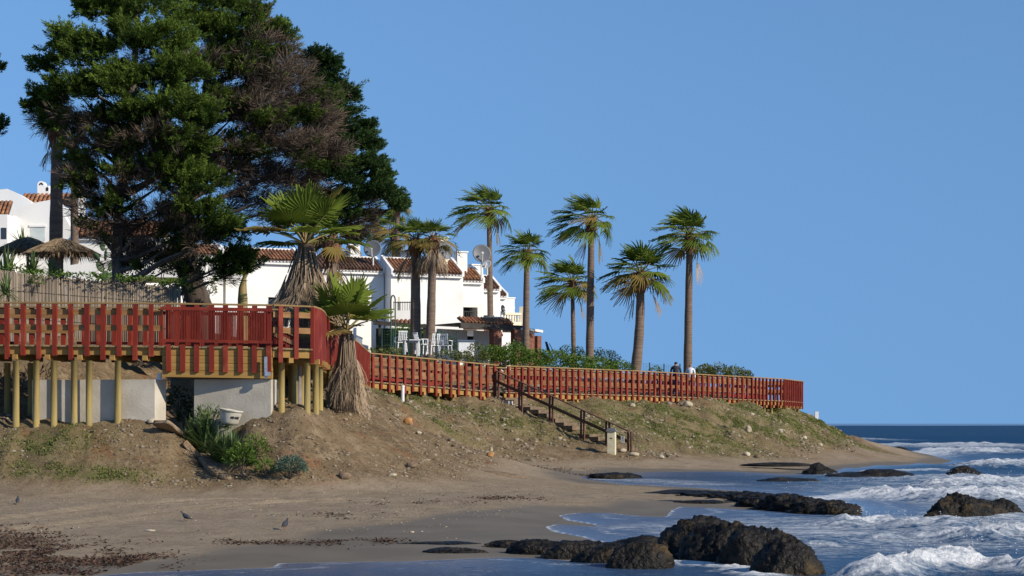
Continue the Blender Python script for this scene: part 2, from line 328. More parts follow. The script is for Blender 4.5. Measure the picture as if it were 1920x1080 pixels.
for X, Y, z in ((-6.3, 76, 3.3), (-5.6, 80, 4.1), (-2.6, 85, 4.0), (1, 88, 3.85), (6, 93, 3.55), (12, 99, 3.1), (15.5, 106, 2.7), (17, 113, 1.6), (19, 121, .4), (8, 110, 3.5), (0, 110, 4.4), (-7, 113, 4.5), (-2, 122, 4.4), (6, 122, 3.4), (10, 132, 1.8), (0, 150, 3), (-9, 100, 4.7),
                (-7.6, 60, 3.5), (-7.4, 70, 3.7), (-6.9, 57, 2.9), (-13, 53.4, 2.7), (-13, 56, 4.5), (-8.6, 58.6, 3.7), (-14, 62, 5.3), (-14, 80, 5.8), (-24, 95, 7), (-10, 66, 4.6), (-10, 85, 5.2), (-50, 53, 4), (-50, 100, 8), (-60, 160, 8), (-30, 130, 7),
                (-30, 47, .4), (-30, 51, 2.1), (-60, 47, .5), (-60, 51, 2), (-100, 300, 9), (-20, 200, 5), (-30, 57, 4.6)): GX(X, Y, z, 1)
for k in range(5):                               # bed of the stair
    t = k / 4; GX(-0.5 + t * 5.25, 80.0 - t * 4.3, 3.06 - t * 2.36, 1)
CP = np.array(CP)
_d = np.sqrt(((CP[:, None, :2] - CP[None, :, :2]) ** 2).sum(-1) + 0.04)
_A = np.block([[_d - 0.2 * np.eye(len(CP)), np.ones((len(CP), 1))], [np.ones((1, len(CP))), np.zeros((1, 1))]])
_coef = np.linalg.solve(_A, np.vstack([CP[:, 2:4], np.zeros((1, 2))]))
def ground(X, Y):
    X = np.asarray(X, float).ravel(); Y = np.asarray(Y, float).ravel(); out = np.empty((len(X), 2))
    for i in range(0, len(X), 20000):
        s = slice(i, i + 20000)
        d = np.sqrt((X[s, None] - CP[None, :, 0]) ** 2 + (Y[s, None] - CP[None, :, 1]) ** 2 + 0.04)
        out[s] = d @ _coef[:-1] + _coef[-1]
    z = out[:, 0]; soil = np.clip(out[:, 1], 0, 1)
    soil = sstep(0.25, 0.6, soil + 0.18 * fbm(X * .7, Y * .7, 5))
    z = z + soil * (0.16 * fbm(X * .45, Y * .45, 1, 3) + 0.10 * fbm(X * 1.7, Y * 1.7, 2, 4, .6) - 0.19 * (1 - np.abs(fbm(X * 1.1, Y * .35, 8, 3)) * 2.2).clip(0, 1) ** 2 + 0.05 * fbm(X * 5, Y * 5, 9, 3)) * sstep(0.2, 1.2, z)
    z = z + (1 - soil) * (0.02 * fbm(X * .5, Y * .5, 3) + 0.012 * fbm(X * 3, Y * 3, 4, 3)) * sstep(-0.05, 0.12, z)
    far_off = np.hypot(np.maximum(X - 26, 0), 0) ; z = np.where((X > 34) | ((Y > 150) & (X > 14)), np.minimum(z, -1.2), z)
    return np.clip(z, -2.2, 12), soil
def gz(x, y): return float(ground([x], [y])[0][0])
def sdist(X, Y, poly):
    """signed distance to a closed outline, positive inside"""
    X = X.ravel(); Y = Y.ravel(); best = np.full(len(X), 1e9); inside = np.zeros(len(X), bool)
    n = len(poly)
    for i in range(n):
        ax, ay = poly[i]; bx, by = poly[(i + 1) % n]; dx, dy = bx - ax, by - ay
        t = np.clip(((X - ax) * dx + (Y - ay) * dy) / (dx * dx + dy * dy + 1e-12), 0, 1)
        best = np.minimum(best, (X - ax - t * dx) ** 2 + (Y - ay - t * dy) ** 2)
        c = (ay > Y) != (by > Y)
        inside ^= c & (X < (bx - ax) * (Y - ay) / (by - ay + 1e-12) + ax)
    return np.sqrt(best) * np.where(inside, 1, -1)
def ldist(X, Y, pts):
    best = np.full(X.shape, 1e9)
    for (ax, ay), (bx, by) in zip(pts[:-1], pts[1:]):
        dx, dy = bx - ax, by - ay
        t = np.clip(((X - ax) * dx + (Y - ay) * dy) / (dx * dx + dy * dy + 1e-12), 0, 1)
        best = np.minimum(best, (X - ax - t * dx) ** 2 + (Y - ay - t * dy) ** 2)
    return np.sqrt(best)
def spaced(stops):
    out = [stops[0][0]]
    for (a, d0), (b, d1) in zip(stops[:-1], stops[1:]):
        while out[-1] < b:
            t = (out[-1] - a) / (b - a); out.append(out[-1] + d0 + (d1 - d0) * t)
    return np.array(out)
def grid_faces(nx, ny):
    i = np.arange(nx * ny).reshape(ny, nx)
    return np.stack([i[:-1, :-1].ravel(), i[:-1, 1:].ravel(), i[1:, 1:].ravel(), i[1:, :-1].ravel()], 1)

gx = spaced([(-130, 12), (-30, 1.0), (-16, .16), (20, .16), (28, .6), (90, 12)])
gy = spaced([(8, 1.2), (20, .22), (28, .16), (44, .10), (56, .13), (72, .16), (106, .22), (130, 2), (330, 14)])
XX, YY = np.meshgrid(gx, gy)
zz, soil = ground(XX, YY)
sd_g = sdist(XX, YY, SHORE)
WETP = np.array([on0(px, py, .12) for px, py in ((-50, 1100), (180, 1046), (300, 1026), (420, 1014), (540, 1004), (570, 990), (700, 974), (850, 958), (960, 948), (1060, 944), (1150, 946), (1300, 944), (1500, 952), (1620, 965), (1500, 1090), (900, 1100), (300, 1110))])
wetp = sdist(XX, YY, WETP)
X1, Y1 = XX.ravel(), YY.ravel()
wn_ = fbm(X1 * .9, Y1 * .35, 31, 4)
wet = np.maximum(sstep(-0.5, 0.35, wetp + 0.7 * wn_), sstep(-1.9, -0.9, sd_g + 0.5 * wn_)) * (1 - soil)
# wheel ruts and footprints in the dry sand
rut = 0
for pts in ([on0(-40, 985, .2), on0(200, 958, .22), on0(330, 945, .23), on0(480, 935, .24), on0(650, 928, .25)], [on0(0, 960, .2), on0(200, 940, .22), on0(400, 928, .24), on0(560, 922, .25)]):
    for off in (0, .95):
        d = ldist(X1, Y1, [(x, y + off) for x, y in pts]); rut = rut - 0.055 * np.exp(-(d / .13) ** 2) + 0.035 * np.exp(-((d - .3) / .14) ** 2)
dry = (1 - soil) * (1 - wet)
zz = zz + rut * dry + dry * 0.035 * fbm(X1 * 2.6, Y1 * 2.2, 77, 4, .65)
green = np.zeros_like(X1)
def patch(px, py, Y, rx, ry, s=1.0):
    global green
    X = xof(px, Y); q = ((X1 - X) / rx) ** 2 + ((Y1 - Y) / ry) ** 2
    green = np.maximum(green, s * np.exp(-q) )
GRASS = [(90, 830, 48.8, 1.3, .7, .5), (180, 895, 47.5, 1.3, .35, .7), (60, 870, 47.8, .8, .4, .5), (430, 860, 50.4, .5, .6, .6), (740, 750, 72, 2.4, 1.4, 1.0), (840, 750, 76, 2.2, 1.2, .7), (970, 790, 77, 1.6, 1.0, .6), (1090, 785, 79.6, 2.2, 1.4, .7), (1130, 815, 77.5, 1.8, .8, .6),
         (1230, 790, 82.5, 2.8, 1.8, .75), (1330, 820, 84, 2.4, 1.4, .6), (1400, 765, 92, 2.6, 1.4, .8), (1470, 780, 96, 2.6, 1.6, 1.0), (1530, 800, 100, 2.2, 2.2, 1.0), (1380, 790, 88.5, 1.6, .8, .6), (1560, 815, 101.5, 1.2, 1.6, .9), (1430, 820, 89, 2.0, 1.2, .7), (1270, 775, 86, 3, 1.2, .7), (1440, 830, 89, 1.2, .7, .5), (1585, 828, 102.5, 1.3, 1.6, .9)]
for g in GRASS: patch(g[0], g[1], g[2], g[3] * 1.15, g[4] * 1.15, g[5])
green = np.clip(green, 0, 1) * soil
back = sstep(0, 1, (zz - 3.3)) * soil
V = np.stack([X1, Y1, zz], 1)
gm = np_mesh('ground', V, grid_faces(len(gx), len(gy)), None, smooth=True, attrs={'soil': soil, 'wet': wet, 'green': green})
def ground_material():
    m = bpy.data.materials.new('ground_mix'); m.use_nodes = True; nt = m.node_tree; p = nt.nodes['Principled BSDF']; L = nt.links.new
    g = nd(nt, 'ShaderNodeNewGeometry')
    def noise(s, det=6, rough=.6):
        n = nd(nt, 'ShaderNodeTexNoise'); n.inputs['Scale'].default_value = s; n.inputs['Detail'].default_value = det; n.inputs['Roughness'].default_value = rough
        L(g.outputs['Position'], n.inputs['Vector']); return n.outputs['Fac']
    def ramp(v, a, b):
        r = nd(nt, 'ShaderNodeMapRange'); r.inputs['From Min'].default_value = a; r.inputs['From Max'].default_value = b; L(v, r.inputs['Value']); return r.outputs[0]
    def mix(f, a, b):
        x = nd(nt, 'ShaderNodeMix', data_type='RGBA')
        if hasattr(f, 'links'): L(f, x.inputs[0])
        else: x.inputs[0].default_value = f
        for s, i in ((a, 6), (b, 7)):
            if hasattr(s, 'links'): L(s, x.inputs[i])
            else: x.inputs[i].default_value = (*s, 1)
        return x.outputs[2]
    def attr(n): return nd(nt, 'ShaderNodeAttribute', attribute_name=n).outputs['Fac']
    sand = mix(ramp(noise(.8), .35, .65), (0.285, 0.226, 0.158), (0.240, 0.186, 0.128))
    sand = mix(ramp(noise(2.2, 7, .7), .50, .66), sand, (0.205, 0.155, 0.105)); sand = mix(ramp(noise(15, 4, .7), .57, .68), sand, (0.13, 0.098, 0.068))
    dirt = mix(ramp(noise(.55), .38, .62), (0.205, 0.145, 0.082), (0.148, 0.106, 0.062))
    dirt = mix(ramp(noise(2.4, 8), .48, .66), dirt, (0.26, 0.195, 0.118))
    dirt = mix(ramp(noise(.9, 5), .58, .70), dirt, (0.20, 0.105, 0.055))
    dirt = mix(ramp(noise(8, 5, .7), .54, .66), dirt, (0.066, 0.047, 0.032)); dirt = mix(ramp(noise(19, 4, .7), .58, .68), dirt, (0.30, 0.235, 0.16))
    base = mix(attr('soil'), sand, dirt)
    gr = nd(nt, 'ShaderNodeMath', operation='MULTIPLY'); L(attr('green'), gr.inputs[0]); L(ramp(noise(3.5, 7), .32, .54), gr.inputs[1])
    base = mix(gr.outputs[0], base, mix(ramp(noise(6), .4, .6), (0.095, 0.115, 0.03), (0.165, 0.16, 0.06)))
    base = mix(attr('wet'), base, mix(ramp(noise(.7), .4, .6), (0.155, 0.132, 0.102), (0.130, 0.111, 0.086)))
    L(base, p.inputs['Base Color'])
    rr = nd(nt, 'ShaderNodeMapRange'); rr.inputs['To Min'].default_value = 0.95; rr.inputs['To Max'].default_value = 0.62; L(attr('wet'), rr.inputs['Value']); L(rr.outputs[0], p.inputs['Roughness'])
    p.inputs['Specular IOR Level'].default_value = 0.06
    b = nd(nt, 'ShaderNodeBump'); b.inputs['Strength'].default_value = 1.0; b.inputs['Distance'].default_value = 0.085
    h = nd(nt, 'ShaderNodeMath', operation='MULTIPLY_ADD'); L(noise(7, 8, .7), h.inputs[0])
    inv = nd(nt, 'ShaderNodeMapRange'); inv.inputs['To Min'].default_value = 1.0; inv.inputs['To Max'].default_value = 0.06; L(attr('wet'), inv.inputs['Value'])
    sl_ = nd(nt, 'ShaderNodeMapRange'); sl_.inputs['To Min'].default_value = 0.5; sl_.inputs['To Max'].default_value = 1.3; L(attr('soil'), sl_.inputs['Value'])
    q = nd(nt, 'ShaderNodeMath', operation='MULTIPLY'); L(inv.outputs[0], q.inputs[0]); L(sl_.outputs[0], q.inputs[1]); L(q.outputs[0], h.inputs[1])
    L(h.outputs[0], b.inputs['Height']); L(b.outputs[0], p.inputs['Normal'])
    return m
gm.materials.append(ground_material())
tag(obj('ground', gm), 'sandy beach rising to bare earth slopes and a green bank', None, kind='structure')

# ------------------------------------------------------------------ sea
wx = spaced([(-9000, 1500), (-300, 40), (-20, 1.2), (-8, .14), (2, .10), (12, .10), (18, .2), (34, .4), (60, 2), (300, 60), (9000, 1500)])
wy = spaced([(-60, 8), (15, .5), (21, .08), (28, .08), (40, .12), (60, .2), (110, .4), (140, 1.5), (300, 8), (1200, 80), (4000, 400), (12000, 1500)])
XX, YY = np.meshgrid(wx, wy); X1, Y1 = XX.ravel(), YY.ravel()
gzz = np.full(X1.shape, -2.2); near = (X1 > -125) & (X1 < 85) & (Y1 > 8) & (Y1 < 320)
# read the ground sheet itself so that the thin water follows it exactly
def ground_sheet(X, Y, Z2):
    i = np.clip(np.searchsorted(gx, X) - 1, 0, len(gx) - 2); j = np.clip(np.searchsorted(gy, Y) - 1, 0, len(gy) - 2)
    fx = (X - gx[i]) / (gx[i + 1] - gx[i]); fy = (Y - gy[j]) / (gy[j + 1] - gy[j])
    return (Z2[j, i] * (1 - fx) + Z2[j, i + 1] * fx) * (1 - fy) + (Z2[j + 1, i] * (1 - fx) + Z2[j + 1, i + 1] * fx) * fy
Z2 = zz.reshape(len(gy), len(gx))
gzz[near] = ground_sheet(X1[near], Y1[near], Z2)
def gsheet(x, y): return float(ground_sheet(np.array([x]), np.array([y]), Z2)[0])
sd = sdist(XX, YY, SHORE)
sd = sd + 0.10 * fbm(X1 * .8, Y1 * .8, 61, 3) * (np.abs(sd) < 6)
dist = np.hypot(X1, Y1)
off = sstep(1.5, 9, sd)
chop = (0.030 * fbm(X1 * .9 + 3, Y1 * 1.8, 41, 4) + 0.022 * np.sin(Y1 * 1.9 + 1.1 * fbm(X1 * .3, Y1 * .3, 42) * 3 - X1 * .35)) * off
far_sw = sstep(40, 110, Y1) * off * 0.16 * fbm(X1 * .10, Y1 * .24, 47, 4)
zs = chop + far_sw
foam = np.zeros_like(zs); rough_f = np.zeros_like(zs)
BREAK = [  # crest line (photo place at sea level), crest height, half width, foam half width, strength
    ([(1640, 1084), (1700, 1070), (1770, 1064), (1850, 1062), (1960, 1072)], .34, .36, .62, 1.15),
    ([(1245, 1056), (1300, 1058), (1380, 1066), (1440, 1084)], .07, .30, .40, 1.1),
    ([(1540, 1022), (1620, 1012), (1700, 1010)], .12, .5, .5, .62),
    ([(1595, 985), (1660, 984), (1720, 990), (1780, 992)], .22, .55, .8, 1.0),
    ([(1460, 938), (1530, 934), (1620, 932), (1720, 936), (1850, 938), (1990, 934)], .40, .9, 1.7, 1.1),
    ([(1780, 916), (1850, 912), (1990, 908)], .42, 1.1, 1.6, 1.1),
    ([(1820, 1012), (1880, 1006), (1990, 1000)], .28, .5, .8, 1.0),
    ([(1700, 851), (1760, 849), (1850, 850)], .42, 3.0, 5.0, 1.0),
    ([(1850, 876), (1990, 872)], .40, 1.6, 2.2, .95),
    ([(1570, 893), (1640, 884), (1740, 882)], .10, .9, 1.2, .9),
    ([(1660, 900), (1800, 896)], .14, .9, 1.0, .75),
    ([(1690, 838), (1800, 838), (1830, 840)], .5, 5, 8, .9),
    ([(1560, 827), (1610, 826)], .5, 5, 8, .8),
    ([(1740, 1000), (1790, 996)], .10, .4, .6, .8),
    ([(1745, 968), (1800, 974), (1870, 972), (1915, 962)], .05, .3, .5, .9),
]
for pts, h, w, fw, s in BREAK:
    P_ = [on0(px, py) for px, py in pts]
    d = ldist(X1, Y1, P_)
    m_ = d < 6 * max(w, fw)
    wob = np.zeros_like(d); wob[m_] = 0.6 + 0.8 * vnoise(X1[m_] * 1.7, Y1[m_] * 1.2, 51)
    zs = zs + .62 * h * wob * np.exp(-(d / w) ** 2)
    foam = np.maximum(foam, .90 * s * np.exp(-(d / fw) ** 2))
    rough_f = np.maximum(rough_f, min(1, h / .3) * np.exp(-(d / (w * 1.3)) ** 2))
P_ = [on0(1290, 1000), on0(1600, 1000), on0(1900, 960), on0(1900, 900)]
foam = np.maximum(foam, 0.66 * np.exp(-(ldist(X1, Y1, P_) / 9.0) ** 2) * sstep(0.3, 2.0, sd) * (Y1 < 80))
foam = np.maximum(foam, 0.36 * sstep(3, 10, sd) * (Y1 > 50) * (Y1 < 130) * sstep(2, 14, X1))
foam = np.maximum(foam, 0.84 * np.exp(-((sd - .09) / .075) ** 2) * (Y1 < 60))
foam = np.maximum(foam, 0.50 * np.exp(-((sd - .9 - .4 * fbm(X1 * .5, Y1 * .5, 71)) / .22) ** 2) * (Y1 < 60))
foam = np.maximum(foam, 0.55 * np.exp(-(ldist(X1, Y1, [on0(1150, 992), on0(1240, 986)]) / .9) ** 2))
foam = np.maximum(foam, 0.60 * np.exp(-(ldist(X1, Y1, [on0(1100, 896), on0(1220, 900), on0(1340, 908)]) / 1.6) ** 2) * sstep(0, .4, sd))
foam = np.maximum(foam, 0.55 * np.exp(-(ldist(X1, Y1, [on0(1240, 990), on0(1450, 1000), on0(1560, 985)]) / 1.6) ** 2) * sstep(0, .4, sd))
foam = np.maximum(foam, 0.245 * sstep(130, 300, Y1))
lump = (0.20 * fbm(X1 * 3, Y1 * 2.2, 55, 5, .7) + 0.10 * np.abs(fbm(X1 * 8, Y1 * 8, 56, 4, .7))) * rough_f * (Y1 < 140)
zs = zs + lump
edge = gzz + np.clip(sd * 0.06, -0.15, 0.05) - 0.004
bl = sstep(0.2, 2.2, sd)
z = edge * (1 - bl) + np.maximum(zs, gzz + 0.03) * bl
z[~near] = zs[~near]
z[sd < -6] = np.minimum(z[sd < -6], -1.0 if True else 0)
z = np.where((sd < -1.5), np.minimum(z, gzz - 0.3), z)
shallow = np.exp(-np.clip(sd, 0, 99) / 1.6)
calm = np.maximum(np.exp(-np.clip(sd, 0, 99) / 6.0), .68 * (1 - sstep(75, 150, Y1))) * (1 - .2 * sstep(60, 90, Y1))
sea = np_mesh('sea', np.stack([X1, Y1, z], 1), grid_faces(len(wx), len(wy)), None, smooth=True, attrs={'foam': foam, 'shallow': shallow, 'calm': calm})
def sea_material():
    m = bpy.data.materials.new('sea_water'); m.use_nodes = True; nt = m.node_tree; p = nt.nodes['Principled BSDF']; L = nt.links.new
    g = nd(nt, 'ShaderNodeNewGeometry')
    def noise(s, det, st, rough=.6, dist=0):
        mp = nd(nt, 'ShaderNodeMapping'); mp.inputs['Scale'].default_value = st; L(g.outputs['Position'], mp.inputs['Vector'])
        n = nd(nt, 'ShaderNodeTexNoise'); n.inputs['Scale'].default_value = s; n.inputs['Detail'].default_value = det; n.inputs['Roughness'].default_value = rough; n.inputs['Distortion'].default_value = dist
        L(mp.outputs[0], n.inputs['Vector']); return n.outputs['Fac']
    def math_(op, a, b=None, c=None, clamp=False):
        x = nd(nt, 'ShaderNodeMath', operation=op); x.use_clamp = clamp
        for i, s in enumerate((a, b, c)):
            if s is None: continue
            if hasattr(s, 'links'): L(s, x.inputs[i])
            else: x.inputs[i].default_value = s
        return x.outputs[0]
    fo = nd(nt, 'ShaderNodeAttribute', attribute_name='foam').outputs['Fac']
    sh = nd(nt, 'ShaderNodeAttribute', attribute_name='shallow').outputs['Fac']
    n1 = noise(1.3, 10, (.7, 1.4, 1.0), .72, 1.6); n2 = noise(8, 6, (1, 1.2, 1), .7)
    nn = math_('MULTIPLY_ADD', math_('MULTIPLY_ADD', n2, .42, math_('MULTIPLY', n1, .58)), 1.7, -.35)
    f = math_('ADD', math_('MULTIPLY_ADD', fo, .62, -0.72), nn)
    mr = nd(nt, 'ShaderNodeMapRange'); mr.inputs['From Min'].default_value = 0.02; mr.inputs['From Max'].default_value = 0.42; L(f, mr.inputs['Value']); ff = mr.outputs[0]
    dcol = nd(nt, 'ShaderNodeMix', data_type='RGBA'); dcol.inputs[6].default_value = (0.004, 0.036, 0.092, 1); dcol.inputs[7].default_value = (0.095, 0.145, 0.25, 1); L(sh, dcol.inputs[0])  # shallow colour has the sky's reflection put in as diffuse blue
    b = nd(nt, 'ShaderNodeBump'); b.inputs['Strength'].default_value = 1.0; b.inputs['Distance'].default_value = 0.12
    w1 = noise(2.2, 6, (.7, 1.4, 1), .6); w2 = noise(.16, 7, (.6, 1.5, 1), .62); w3 = noise(.9, 6, (.6, 1.6, 1), .65)
    hh = math_('ADD', math_('MULTIPLY', w1, math_('MULTIPLY_ADD', sh, -1.0, 1.2)), math_('MULTIPLY', w2, math_('MULTIPLY_ADD', sh, -4.8, 5.0)))
    hh = math_('ADD', hh, math_('MULTIPLY', w3, math_('MULTIPLY_ADD', sh, -1.55, 1.8)))
    L(hh, b.inputs['Height'])
    df = nd(nt, 'ShaderNodeBsdfDiffuse'); L(dcol.outputs[2], df.inputs['Color'])
    gl = nd(nt, 'ShaderNodeBsdfGlossy'); gl.inputs['Roughness'].default_value = 0.17; L(b.outputs[0], gl.inputs['Normal'])
    fr = nd(nt, 'ShaderNodeFresnel'); fr.inputs['IOR'].default_value = 1.6; L(b.outputs[0], fr.inputs['Normal'])
    # wave slopes hide the grazing part of the mirror, the calmer the water the less
    fac = math_('MINIMUM', fr.outputs[0], math_('MULTIPLY_ADD', nd(nt, 'ShaderNodeAttribute', attribute_name='calm').outputs['Fac'], 0.72, .155))
    ws = nd(nt, 'ShaderNodeMixShader'); L(fac, ws.inputs[0]); L(df.outputs[0], ws.inputs[1]); L(gl.outputs[0], ws.inputs[2])
    fcol = nd(nt, 'ShaderNodeMix', data_type='RGBA'); fcol.inputs[6].default_value = (0.36, 0.43, 0.49, 1); fcol.inputs[7].default_value = (0.80, 0.81, 0.82, 1); L(ff, fcol.inputs[0])
    b2 = nd(nt, 'ShaderNodeBump'); b2.inputs['Strength'].default_value = 1.0; b2.inputs['Distance'].default_value = 0.10
    L(noise(9, 7, (1, 1, 1), .7), b2.inputs['Height'])
    p.inputs['Roughness'].default_value = 0.9; p.inputs['Specular IOR Level'].default_value = 0.1; L(fcol.outputs[2], p.inputs['Base Color']); L(b2.outputs[0], p.inputs['Normal'])
    fs = nd(nt, 'ShaderNodeMixShader'); L(ff, fs.inputs[0]); L(ws.outputs[0], fs.inputs[1]); L(p.outputs[0], fs.inputs[2]); L(fs.outputs[0], nt.nodes['Material Output'].inputs['Surface'])
    return m
sea.materials.append(sea_material())
tag(obj('sea', sea), 'blue choppy sea with white surf running up the beach', None, kind='structure')

# drops thrown up by the breaking waves
sp = []
for pts, h, w, fw, s in BREAK:
    if h < .2 or pts[0][1] < 900: continue
    for _ in range(80):
        i = random.randrange(len(pts) - 1); t = random.random()
        px = pts[i][0] * (1 - t) + pts[i + 1][0] * t; py = pts[i][1] * (1 - t) + pts[i + 1][1] * t
        x, y = on0(px, py); sp.append((x + random.gauss(0, .1), y + random.gauss(0, w * .5), h * random.uniform(.55, 1.05) + abs(random.gauss(0, .04)), random.uniform(.003, .009)))
sp = np.array(sp); base = np.array([(1, 0, 0), (-1, 0, 0), (0, 1, 0), (0, -1, 0), (0, 0, 1), (0, 0, -1)], float)
Vs = (sp[:, None, :3] + base[None] * sp[:, 3, None, None]).reshape(-1, 3)
Fo = np.array([(0, 2, 4), (2, 1, 4), (1, 3, 4), (3, 0, 4), (2, 0, 5), (1, 2, 5), (3, 1, 5), (0, 3, 5)])
Fs = (np.arange(len(sp))[:, None, None] * 6 + Fo[None]).reshape(-1, 3)
mat('spray', (0.8, 0.82, 0.84), rough=0.6)
tag(centred('spray', Vs, Fs, 'spray'), 'white drops of spray above the breaking waves', None, kind='stuff')

# ------------------------------------------------------------------ sea rocks
def ico(sub):
    bm = bmesh.new(); bmesh.ops.create_icosphere(bm, subdivisions=sub, radius=1.0)
    V = np.array([v.co[:] for v in bm.verts]); F = np.array([[v.index for v in f.verts] for f in bm.faces]); bm.free(); return V, F
ICO = {k: ico(k) for k in (1, 2, 3, 4, 5)}
def n3(P, seed):
    a = fbm(P[:, 0] + seed * 3.1, P[:, 1] + P[:, 2] * .7, seed, 4); b = fbm(P[:, 1] + seed, P[:, 2] + P[:, 0] * .6, seed + 9, 4); c = fbm(P[:, 2] + seed * 2, P[:, 0] - P[:, 1] * .5, seed + 21, 4)
    return (a + b + c) / 1.7
def blob(c, r, seed, sub=4, amp=.28, freq=1.3, flat=.25):
    V, F = ICO[sub]
    q = V.copy(); rg = np.random.default_rng(seed)
    N = rg.normal(size=(34, 3)); N /= np.linalg.norm(N, axis=1, keepdims=True); D_ = rg.uniform(.66, .98, 34)       # broken faces
    w_ = q + .10 * np.stack([n3(q * 2.2, seed + 51), n3(q * 2.2, seed + 61), n3(q * 2.2, seed + 71)], 1)
    fac_ = np.min(np.where(w_ @ N.T > .12, D_[None] / np.maximum(w_ @ N.T, .12), 1.12), axis=1)
    n = n3(q * freq, seed); fine = 1 - 2 * np.abs(n3(q * freq * 5.5, seed + 8)); ff = n3(q * freq * 14, seed + 31)
    k = (.35 + .75 * np.minimum(fac_, 1.12)) * (1 + amp * .55 * n) + amp * .34 * (fine - .5) + amp * .34 * ff + amp * .22 * n3(q * freq * 30, seed + 41)
    q = q * k[:, None] * np.array(r)
    q[:, 2] = np.where(q[:, 2] < -flat * r[2], -flat * r[2] + (q[:, 2] + flat * r[2]) * .35, q[:, 2])
    return q + np.array(c), F
def rock(name, label, blobs, m='sea_rock', cat='rock', group=None, sub=4, amp=.28, freq=1.3, smooth=False):
    Vs, Fs, n = [], [], 0
    for i, (c, r, sd_) in enumerate(blobs):
        v, f = blob(c, r, sd_, sub, amp, freq); Vs.append(v); Fs.append(f + n); n += len(v)
    return tag(centred(name, np.vstack(Vs), np.vstack(Fs), m, smooth=smooth), label, cat, group)
def pxrock(name, label, lst, dy=.8, sub=4, amp=.28, z0=0.0, m='sea_rock', group=None, sink=.35, freq=1.3):
    """lst: centre px, base py, width px, height px"""
    bl = []
    for i, (px, py, w, h) in enumerate(lst):
        X, Y = on0(px, py, z0); k = Y / FPX; hh = h * k * .76; rz_ = hh / (1 - sink) * .95
        Yc = Y + w * k * dy * .3
        bl.append(((xof(px, Y), Yc, z0 + hh - rz_ * .95), (w * k * .66, w * k * .62 * dy, rz_), 100 + int(px) % 97 + i))
    return rock(name, label, bl, m, 'rock', group, sub, amp, freq)
pxrock('boulder', 'large black wet boulder standing in the surf at the front', [(1322, 1046, 150, 80), (1385, 1054, 170, 90), (1436, 1064, 140, 94), (1474, 1078, 110, 78), (1290, 1045, 100, 50)], dy=.8, sub=5, amp=.22, freq=1.5)
pxrock('rock_ledge', 'low dark ledge with an ochre flank running up to the wet sand', [(955, 1030, 90, 22), (1020, 1040, 120, 36), (1090, 1048, 130, 36), (1150, 1058, 120, 42), (1198, 1066, 100, 60), (1215, 1030, 130, 28), (1260, 1030, 60, 30)], dy=.6, sub=5, amp=.22)
pxrock('rock_ledge', 'long black reef lying across the water behind the large boulder', [(1370, 938, 170, 20), (1415, 942, 150, 22), (1440, 947, 140, 26), (1465, 952, 130, 28), (1490, 957, 120, 32), (1515, 961, 120, 34), (1545, 964, 110, 34), (1572, 966, 80, 24)], dy=.95, sub=5, amp=.40, freq=1.9)
pxrock('rock_ledge', 'flat thin strip of dark rock half sunk in pale sand', [(1190, 942, 110, 8), (1250, 943, 110, 6), (1320, 944, 100, 7)], dy=.5, sub=4, z0=.04)
pxrock('rock_ledge', 'low dark tongue of rock joining the long reef to the sand', [(1275, 931, 150, 14)], dy=.5, sub=4, amp=.22)
pxrock('sea_stack', 'jagged black rock with twin peaks standing out in the waves', [(1785, 968, 70, 34), (1815, 968, 90, 48), (1850, 966, 70, 40), (1885, 964, 60, 36), (1760, 970, 40, 14)], dy=.7, sub=5, amp=.26)
pxrock('sea_rock', 'small black rock just breaking the water below the twin peaks', [(1797, 993, 36, 8)], dy=.6)
pxrock('sea_rock', 'rounded dark rock at the end of the far sand strip', [(1538, 888, 56, 20)], dy=.7)
pxrock('sea_rock', 'wide low dark reef in the foam off the far beach', [(1605, 894, 110, 10), (1650, 894, 100, 16)], dy=.6)
pxrock('sea_rock', 'brownish single rock beyond the low reef', [(1808, 892, 56, 18)], dy=.7)
pxrock('sea_rock', 'thin black rock strip in the calm cove water', [(1478, 902, 90, 8)], dy=.5)
pxrock('sea_rock', 'dark rock in the white water past the headland', [(1684, 847, 50, 12)], dy=.8)
pxrock('sea_rock', 'far dark rock before the open sea', [(1838, 840, 46, 10)], dy=.8)
pxrock('sea_rock', 'small far rock between two lines of surf', [(1776, 846, 30, 8)], dy=.8)
pxrock('rock_ledge', 'weed covered dark rock at the corner of the cove', [(1148, 895, 80, 12)], dy=.6, z0=.02)
pxrock('beach_rock', 'flat black weedy rock alone on the wet sand', [(845, 1036, 90, 12)], dy=.6, z0=.02)
pxrock('beach_rock', 'thin dark rock streak just above the flat weedy rock', [(825, 1020, 120, 5)], dy=.6, z0=.04)
pxrock('beach_rock', 'grey stone ridge where the earth mound meets the cove sand', [(905, 894, 110, 13)], dy=.5, z0=.2, m='stone_brown')
pxrock('beach_rock', 'far grey rock strip on the sand under the headland', [(1460, 871, 110, 5)], dy=.4, z0=.18)

# ------------------------------------------------------------------ boardwalk (sea-side edge of the deck: px, Y, level of the deck)
RAILH = 1.10
def bw(px, Y, z): return Vector((xof(px, Y), Y, z))
A0, A1, A2 = bw(-120, 50.1, 3.86), bw(303, 49.6, 3.79), bw(512, 49.5, 3.74)
PATH = {
    'trestle': [A0, A1], 'bridge': [A1, A2],
    'corner': [A2, bw(582, 49.75, 3.72), bw(596, 50.6, 3.71), bw(603, 51.9, 3.70), bw(606, 53.2, 3.69), bw(640, 60.0, 3.60)],
    'middle': [bw(640, 60.0, 3.60), bw(690, 74.5, 3.42), bw(932, 79.7, 3.10)],
    'far': [bw(946, 80.0, 3.09), bw(1185, 86.6, 3.06), bw(1408, 94.0, 2.95), bw(1468, 97.2, 2.93), bw(1504, 101.4, 2.90)],
}
DECKW = 1.9
def left_n(d): return Vector((-d.y, d.x, 0)).normalized()
